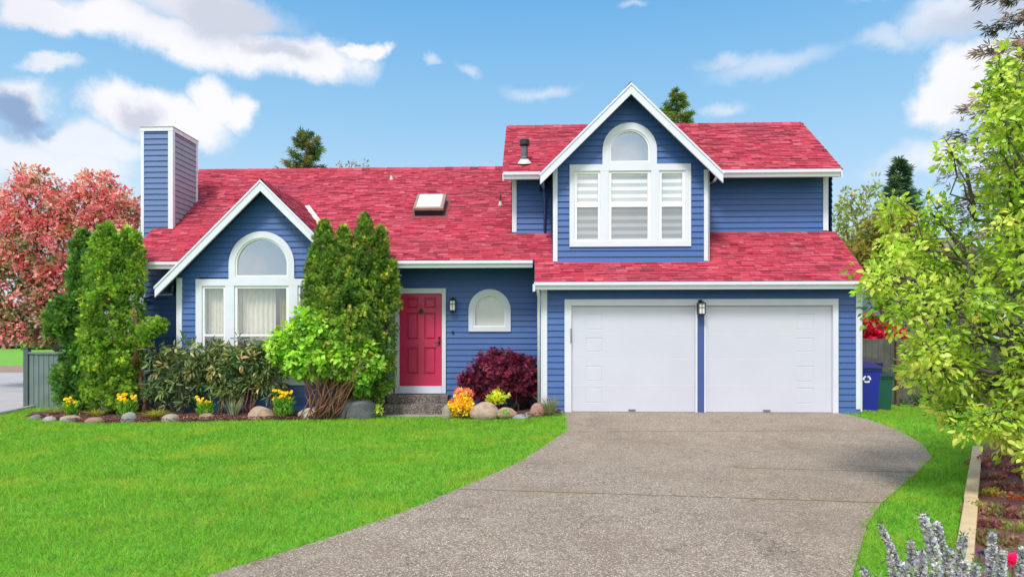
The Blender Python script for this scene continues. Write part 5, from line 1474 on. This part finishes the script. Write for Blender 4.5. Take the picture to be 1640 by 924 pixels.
# lime green tree in the garden beside the drive
LIME = [(.125, .200, .024), (.185, .255, .030), (.235, .295, .045), (.30, .335, .075), (.07, .14, .02)]
lobes = [(1640, 190, 80, 80), (1605, 130, 32, 50), (1585, 215, 32, 50, -.3), (1615, 290, 60, 60), (1549, 228, 22, 34, .3), (1466, 345, 24, 60, .4), (1520, 405, 60, 48, .5), (1452, 425, 62, 42, .3),
         (1392, 448, 34, 34, -.2), (1430, 490, 58, 46), (1490, 500, 80, 66, -.4), (1565, 430, 80, 90, .6), (1625, 410, 80, 110, -.3), (1440, 560, 40, 40, -.5), (1480, 590, 62, 44, -.3), (1545, 600, 80, 60, .2),
         (1610, 580, 80, 90, -.6), (1520, 665, 48, 36, -.6), (1575, 660, 70, 40, .2), (1620, 690, 66, 44, -.4), (1560, 712, 44, 20, -.9), (1720, 300, 100, 140, .4), (1750, 480, 130, 150, -.5), (1730, 620, 110, 90, .5), (1690, 110, 70, 70, .3), (1800, 380, 110, 170), (1540, 330, 30, 46, .5)]
crown_tree('maple_tree', 'lime green leafy tree overhanging the lawn and driveway edge', 1640, 7.0, lobes, LIME, 2500, 12, .095, .070, T_LEAF, [2.5, 4, 4, 2, 1.2], 'tree', .10, plain('dark_wet_bark', (.10, .080, .070), .85, .4, 14, bmp=.5), .35, .35, 1745, .9, twig=.55, fork=.75)
# pink photinia beyond the board fence
def phot(c, d):
    n = len(c); hi = np.clip((c[:, 2] - 2.2) / 3.2, 0, 1)
    pk = pal(n, [(.30, .080, .100), (.32, .135, .145), (.335, .190, .180), (.28, .055, .075), (.31, .19, .145)], [3, 3, 3, 2, 2], .12)
    gr = pal(n, [(.035, .075, .022), (.065, .11, .03), (.13, .14, .055)], None, .15)
    m = (rng.rand(n) < .48 + .40 * hi)[:, None]
    return np.where(m, pk, gr)
lob = [(60, 330, 62, 50), (130, 345, 62, 48), (10, 380, 60, 60), (90, 400, 90, 62), (170, 385, 50, 55), (30, 460, 70, 55), (110, 470, 80, 55), (185, 335, 34, 34), (70, 520, 70, 34), (0, 520, 50, 34), (-60, 420, 60, 80), (115, 520, 50, 34), (205, 345, 22, 28), (150, 440, 60, 50), (50, 290, 28, 22), (150, 300, 40, 24), (-40, 500, 50, 40)]
crown_tree('photinia_tree', 'pink and coral leaved photinia tree behind the grey green board fence', 95, 20.5, lob, [(.3, .1, .1)], 3300, 11, .15, .135, T_LEAF, None, 'tree', .16, BARK, .55, .15, 92, .9, twig=.25, fork=1.2, colf=phot)
# hedge row and shrubs far over the side street
for i, (px, py, rx, ry, Y, lab, cols) in enumerate([
    (18, 546, 26, 12, 58, 'low plum and green shrub across the far lawn', [(.10, .05, .05), (.06, .11, .03)]),
    (-30, 540, 30, 16, 58, 'rounded green shrub at the far edge of the street lawn', [(.05, .10, .025), (.08, .13, .03)]),
    (62, 544, 24, 13, 56, 'pale green shrub glimpsed above the board fence post', [(.09, .15, .04), (.14, .18, .06)]),
    (105, 540, 30, 16, 57, 'dark green shrub far behind the photinia trunk', [(.03, .07, .02), (.06, .10, .03)])]):
    zb = float(ground_z(X(px, Y), Y)); bush('distant_shrub', lab, px, [(px, py, rx, ry)], Y, 'leaves', cols, 120, 9, .35, .50, T_LEAF, None, .6, 0, 5, .05, BARK, .4)
# sparse spring trees behind the garage
OLV = [(.11, .125, .030), (.16, .155, .040), (.20, .15, .035)]
crown_tree('spring_tree', 'thin bare branched tree with sparse pale leaves beyond the garage roof', 1368, 24, [(1365, 320, 26, 26), (1345, 350, 22, 38), (1390, 345, 26, 34), (1375, 385, 40, 28), (1400, 300, 20, 16), (1420, 330, 18, 18)], [(.16, .19, .07), (.22, .22, .10), (.12, .15, .05)], 170, 6, .16, .17, T_LEAF, None, 'tree', .09, BARK_PALE, .3, 0, 1372, .9, twig=.9, fork=3.0)
crown_tree('olive_tree', 'olive bronze tree spreading beyond the garage roof corner', 1415, 22, [(1400, 370, 40, 22), (1440, 355, 36, 22), (1375, 405, 34, 20), (1420, 405, 44, 22), (1460, 385, 34, 24), (1390, 430, 30, 16)], OLV, 330, 9, .15, .17, T_LEAF, None, 'tree', .11, BARK, .4, .1, 1415, .9, twig=.5, fork=2.2)
bush('azalea', 'crimson flowered azalea showing above the dark garden fence', 1400, [(1392, 522, 26, 20), (1418, 532, 22, 17), (1385, 545, 20, 14), (1440, 540, 20, 14)], 17.1, 'blossom', [(.33, .010, .045), (.26, .010, .030), (.38, .03, .09), (.05, .08, .02)], 240, 9, .07, .09, T_ROUND, [4, 3, 3, 1], .6, 0, 6, .02, BARK, .4, cat='azalea')
bush('lilac', 'pale purple lilac blossom behind the lime green tree', 1500, [(1500, 425, 34, 22), (1470, 430, 22, 16), (1530, 410, 24, 20), (1500, 470, 40, 24)], 18.5, 'blossom', [(.25, .20, .34), (.19, .15, .28), (.05, .09, .03), (.08, .12, .04)], 220, 9, .09, .11, T_ROUND, [3, 3, 2, 2], .6, 0, 7, .03, BARK, .4, cat='lilac')
bush('low_shrub', 'low dark green shrub at the foot of the garden fence', 1462, [(1458, 652, 22, 10), (1490, 648, 26, 14), (1530, 645, 30, 16)], 15.7, 'leaves', [(.025, .055, .02), (.05, .09, .025)], 110, 9, .07, .09, T_LEAF, None, .6, 0, 5, .01, BARK, .3)
crown_tree('garden_tree', 'dense mid green garden tree filling the gap behind the lime green tree', 1600, 19, [(1580, 480, 80, 60), (1640, 430, 70, 70), (1520, 510, 60, 40), (1700, 500, 80, 80)], [(.05, .09, .025), (.08, .13, .03), (.11, .15, .04)], 300, 9, .16, .2, T_LEAF, None, 'tree', .13, BARK, .45, .1, 1610, .9, twig=.3, fork=1.6)

# neighbouring house half hidden behind the trees
nb = thing('neighbouring_house', (X(1500, 30), 30, 0), 'grey roofed blue neighbouring house half hidden behind the garden trees', 'house')
x0, x1, zt = X(1362, 30), X(1600, 30), Z(1450, 412, 30)
mb = MB(); mb.box(x0 + .4, x1 - .4, 30, 36, 0, zt); mb.build('wall', siding_mat('neighbour_blue_siding', (.09, .12, .26)), nb)
mb = MB(); mb.prism([(29.3, zt - .25), (33, zt + 1.3), (36.7, zt - .25), (36.7, zt - .43), (33, zt + 1.1), (29.3, zt - .43)], x0, x1, 'x'); mb.build('roof', plain('grey_brown_roof', (.19, .16, .145), .9, .25, 2, bmp=.4), nb)
mb = MB(); mb.box(X(1420, 30), X(1445, 30), 29.95, 30.02, 2.6, 4.0); wn_ = mb.build('window', WHITE, nb)
mb = MB(); mb.box(X(1422, 30), X(1443, 30), 29.93, 29.948, 2.7, 3.9); mb.build('pane', GLASS, wn_)

# ================================================================ FLOWER BED BEHIND THE TIMBER EDGE
tb = MB()
(xa, ya), (xb, yb2) = TIMB
tb_len = math.hypot(xb - xa, yb2 - ya); tdir = np.array([(xb - xa) / tb_len, (yb2 - ya) / tb_len]); tn = np.array([tdir[1], -tdir[0]])
for (t0, t1, off) in ((-1.7, tb_len * .32, .004), (tb_len * .32 + .01, tb_len + .1, -.004)):
    a = np.array(TIMB[0]) + tdir * t0 + tn * off; b_ = np.array(TIMB[0]) + tdir * t1 + tn * off
    w_ = .055; q = [(a - tn * w_), (a + tn * w_), (b_ + tn * w_), (b_ - tn * w_)]
    m_ = MB(); m_.add([(p[0], p[1], -.05) for p in q] + [(p[0], p[1], .085) for p in q], [(3, 2, 1, 0), (4, 5, 6, 7), (0, 1, 5, 4), (1, 2, 6, 5), (2, 3, 7, 6), (3, 0, 4, 7)])
    o = m_.build('edging_timber', plain('pale_sawn_timber', (.56, .43, .26), .75, .16, 7, bmp=.3), None, bevel=.005)
    tag(o, 'pale sawn timber edging the flower bed, the length ' + ('beside the flower spikes' if t0 < 0 else 'running under the lime green tree'), 'timber', 'timber edging boards')
def fbed():
    V = []; f = []; K = 14; ys = np.arange(3.2, 11.6, .2)
    for y in ys:
        xa_ = float(timber_x(y)) + .03
        for t in range(K + 1):
            x = xa_ + (9.5 - xa_) * (t / K) ** 1.3; V.append((x, y, .02 + .05 * float(wob(x, y, 1.6)) * min(1, t / 2)))
    for j in range(len(ys) - 1):
        for t in range(K): f.append((j * (K + 1) + t, j * (K + 1) + t + 1, (j + 1) * (K + 1) + t + 1, (j + 1) * (K + 1) + t))
    m = bpy.data.meshes.new('flower_bed'); m.from_pydata(V, [], f); m.materials.append(mulch_mat(1.9)); m.polygons.foreach_set('use_smooth', [True] * len(m.polygons)); m.update()
    o = bpy.data.objects.new('flower_bed', m); link(o); tag(o, kind='structure')
fbed()
def mound(px, py, rx, ry, cols, label, n=120, size=.035, tpl=T_LEAF, name='heather', mat=None):
    x, y, z = gp(px, py); s = dep(px, y) / F
    o = plant(name, x, y, label, 'ground plant', 'low heathers and bedding plants in the flower bed', 0.0)
    c, d = shell(n, (x, y, z + .02), np.array([rx * s, rx * s * 1.2, ry * s]), .5); ok = c[:, 2] > z; c, d = c[ok], d[ok]
    P, D, O = scatter(c, d, 9, .03); nn = len(P)
    foliage('foliage', o, P, D + np.array([0, 0, .3]), size * (.6 + .7 * rng.rand(nn)), np.repeat(pal(len(c), cols), 9, 0), tpl, mat or LEAF, 1, .6, O)
PLUM = [(.14, .040, .058), (.20, .075, .095), (.085, .025, .035), (.10, .09, .03)]
mound(1604, 752, 44, 18, PLUM, 'plum coloured heather mound under the lime green tree', 200)
mound(1638, 770, 28, 14, PLUM, 'dark plum heather next to the scarlet flowers', 150)
mound(1601, 771, 9, 4, [(.42, .03, .015), (.40, .09, .02)], 'patch of scarlet flowers beside the plum heather', 40, .03, T_ROUND, 'scarlet_flowers')
mound(1590, 795, 16, 5, [(.25, .20, .04), (.16, .15, .035), (.11, .07, .03)], 'yellow flowered ground plant beside the timber', 80, .03, T_ROUND, 'yellow_flowers')
mound(1630, 808, 22, 8, [(.30, .06, .03), (.12, .10, .03), (.14, .06, .05)], 'orange red flowers among brown heather', 60, .03, T_ROUND, 'scarlet_flowers')
mound(1578, 824, 30, 12, [(.12, .14, .035), (.16, .09, .05)], 'olive heather hugging the timber edge', 110)
mound(1618, 832, 40, 14, [(.17, .07, .07), (.10, .05, .04), (.09, .12, .03)], 'brown pink heather behind the tall white flower spike', 150)
mound(1630, 856, 26, 9, [(.09, .14, .03), (.12, .16, .035), (.12, .07, .05)], 'fresh green ground cover above the magenta flower', 90)
mound(1592, 872, 36, 13, [(.09, .10, .035), (.14, .07, .05)], 'dull brown green ground cover in front of the magenta flower', 120)

# pale lavender flower spikes rising from a leafy clump close to the viewer
def spikes():
    Y0 = 3.0; o = plant('veronica_plant', X(1520, Y0), Y0, 'leafy clump of pale lavender white flower spikes by the lawn edge', 'flowers')
    spec = [((1411, 843), (1470, 960), 11, 3.0), ((1382, 912), (1420, 990), 11, 2.75), ((1459, 868), (1468, 950), 9, 3.0), ((1478, 826), (1522, 940), 22, 2.95), ((1500, 838), (1535, 950), 18, 3.05), ((1476, 884), (1484, 960), 20, 2.8),
            ((1543, 858), (1540, 950), 17, 3.1), ((1590, 854), (1596, 960), 13, 3.0), ((1606, 884), (1610, 970), 15, 2.9), ((1520, 880), (1522, 960), 17, 2.8), ((1563, 905), (1566, 970), 16, 2.7), ((1637, 878), (1645, 960), 9, 3.0), ((1448, 905), (1460, 970), 16, 2.7), ((1500, 905), (1505, 970), 18, 2.6), ((1425, 890), (1450, 980), 9, 2.9), ((1545, 900), (1550, 980), 16, 2.65)]
    st = MB()
    for (tp, bs, w, Y) in spec:
        T0 = np.array([X(tp[0], Y), Y, Z(tp[0], tp[1], Y)]); B0 = np.array([X(bs[0], Y), Y + .05, Z(bs[0], bs[1], Y)])
        R0 = np.array([X(1520, Y0) + rng.normal() * .12, Y0 + rng.normal() * .1, .02])
        st.tube([R0, (R0 * .35 + B0 * .65) - (0, 0, .02), B0, T0], [.006, .005, .004, .002], 5)
        L = np.linalg.norm(T0 - B0); n = int(L * 3300); u = rng.rand(n, 1) ** .9; ax = (T0 - B0) / L
        rr = w * dep(tp[0], Y) / F * (.25 + .75 * (1 - u) ** .6) * .40
        d = rdir(n); d -= ax * (d @ ax)[:, None]; d = unit(d)
        P = B0 + (T0 - B0) * u + d * rr * (.55 + .45 * rng.rand(n, 1))
        C = pal(n, [(.30, .29, .41), (.37, .37, .42), (.21, .19, .36), (.28, .24, .35)], [3, 3, 2, 1.2], .10)
        foliage('flower_spike', o, P, d * .9 + ax * .45 + rng.normal(size=(n, 3)) * .35, .0105 + .006 * rng.rand(n), C, T_PETAL, PETAL, 1.25, .2, d)
        m = int(n * .22); u = rng.rand(m, 1); d = rdir(m)
        P = B0 + (T0 - B0) * (u * 1.15 - .1) + d * rr[:m] * .5
        foliage('leaves', o, P, d + ax * .5, .016 + .010 * rng.rand(m), pal(m, [(.07, .11, .05), (.10, .14, .07), (.05, .08, .035)]), T_LONG, LEAF, 1.3)
    st.build('stems', plain('grey_green_stem', (.12, .17, .08), .7), o)
    n = 1500; c = np.array([X(1520, Y0), Y0 + .02, .33]); d = rdir(n); P = c + d * np.array([.45, .30, .34]) * (.4 + .6 * rng.rand(n, 1)); P = P[P[:, 2] > .02]; d = d[:len(P)]
    foliage('leaves', o, P, d + np.array([0, 0, .6]), .028 + .02 * rng.rand(len(P)), pal(len(P), [(.06, .12, .04), (.10, .16, .06), (.13, .18, .09)]), T_LONG, LEAF, 1.3)
spikes()
def bloom(name, px, py, Y, r_px, col, label, k=26):
    s = dep(px, Y) / F; x, z = X(px, Y), Z(px, py, Y)
    o = plant(name, x, Y, label, 'flower', None, 0.0)
    mb = MB(); mb.tube([(x + .03, Y + .03, 0), (x + .01, Y + .02, z * .6), (x, Y + .01, z)], .004, 6); mb.build('stem', plain('green_flower_stem', (.09, .18, .04), .6), o)
    a = rng.rand(k) * 6.283; el = rng.rand(k) * 1.2 - .1
    D = np.stack([np.cos(a) * np.cos(el), np.sin(a) * np.cos(el) - .35, np.sin(el)], 1)
    foliage('petals', o, np.tile([[x, Y, z]], (k, 1)) + D * .2 * r_px * s, D, r_px * s * (.8 + .4 * rng.rand(k)), pal(k, [col], None, .12), T_ROUND, PETAL, 1.3, .3)
    n = 26; P = np.stack([x + .04 * rng.normal(size=n), Y + .04 * rng.normal(size=n), z * rng.rand(n)], 1)
    foliage('leaves', o, P, rdir(n) + np.array([0, 0, .4]), .05, pal(n, [(.07, .14, .03), (.11, .19, .04)]), T_LEAF)
bloom('magenta_flower', 1624, 901, 3.35, 15, (.42, .012, .13), 'bright magenta double flower beside the pale flower spikes', 34)
bloom('violet_flower', 1571, 886, 3.3, 6, (.045, .022, .17), 'small deep violet flower between two pale flower spikes', 14)

crown_tree('bare_tree', 'thin twiggy treetop just showing over the main roof ridge', 565, 33, [(547, 268, 9, 8), (563, 262, 9, 12), (582, 267, 8, 10), (565, 300, 26, 20)], [(.16, .13, .05), (.11, .11, .05)], 34, 6, .14, .16, T_LEAF, None, 'tree', .09, BARK_PALE, .3, 0, 565, .9, twig=1.0, fork=5.0)

for (px, py, rx, ry, lab) in ((1612, 788, 26, 9, 'rusty plum heather between scarlet flowers and olive heather'), (1640, 835, 26, 10, 'deep plum heather near the bed centre, beyond the fresh green ground cover'),
                              (1583, 848, 18, 7, 'small plum heather touching the timber edge'), (1622, 740, 30, 12, 'broad plum heather farthest back beneath the lime green tree'), (1592, 772, 14, 6, 'little rust heather between timber and scarlet flowers')):
    mound(px, py, rx, ry, [(.15, .050, .055), (.20, .085, .085), (.10, .035, .04), (.11, .09, .035)], lab, 110)
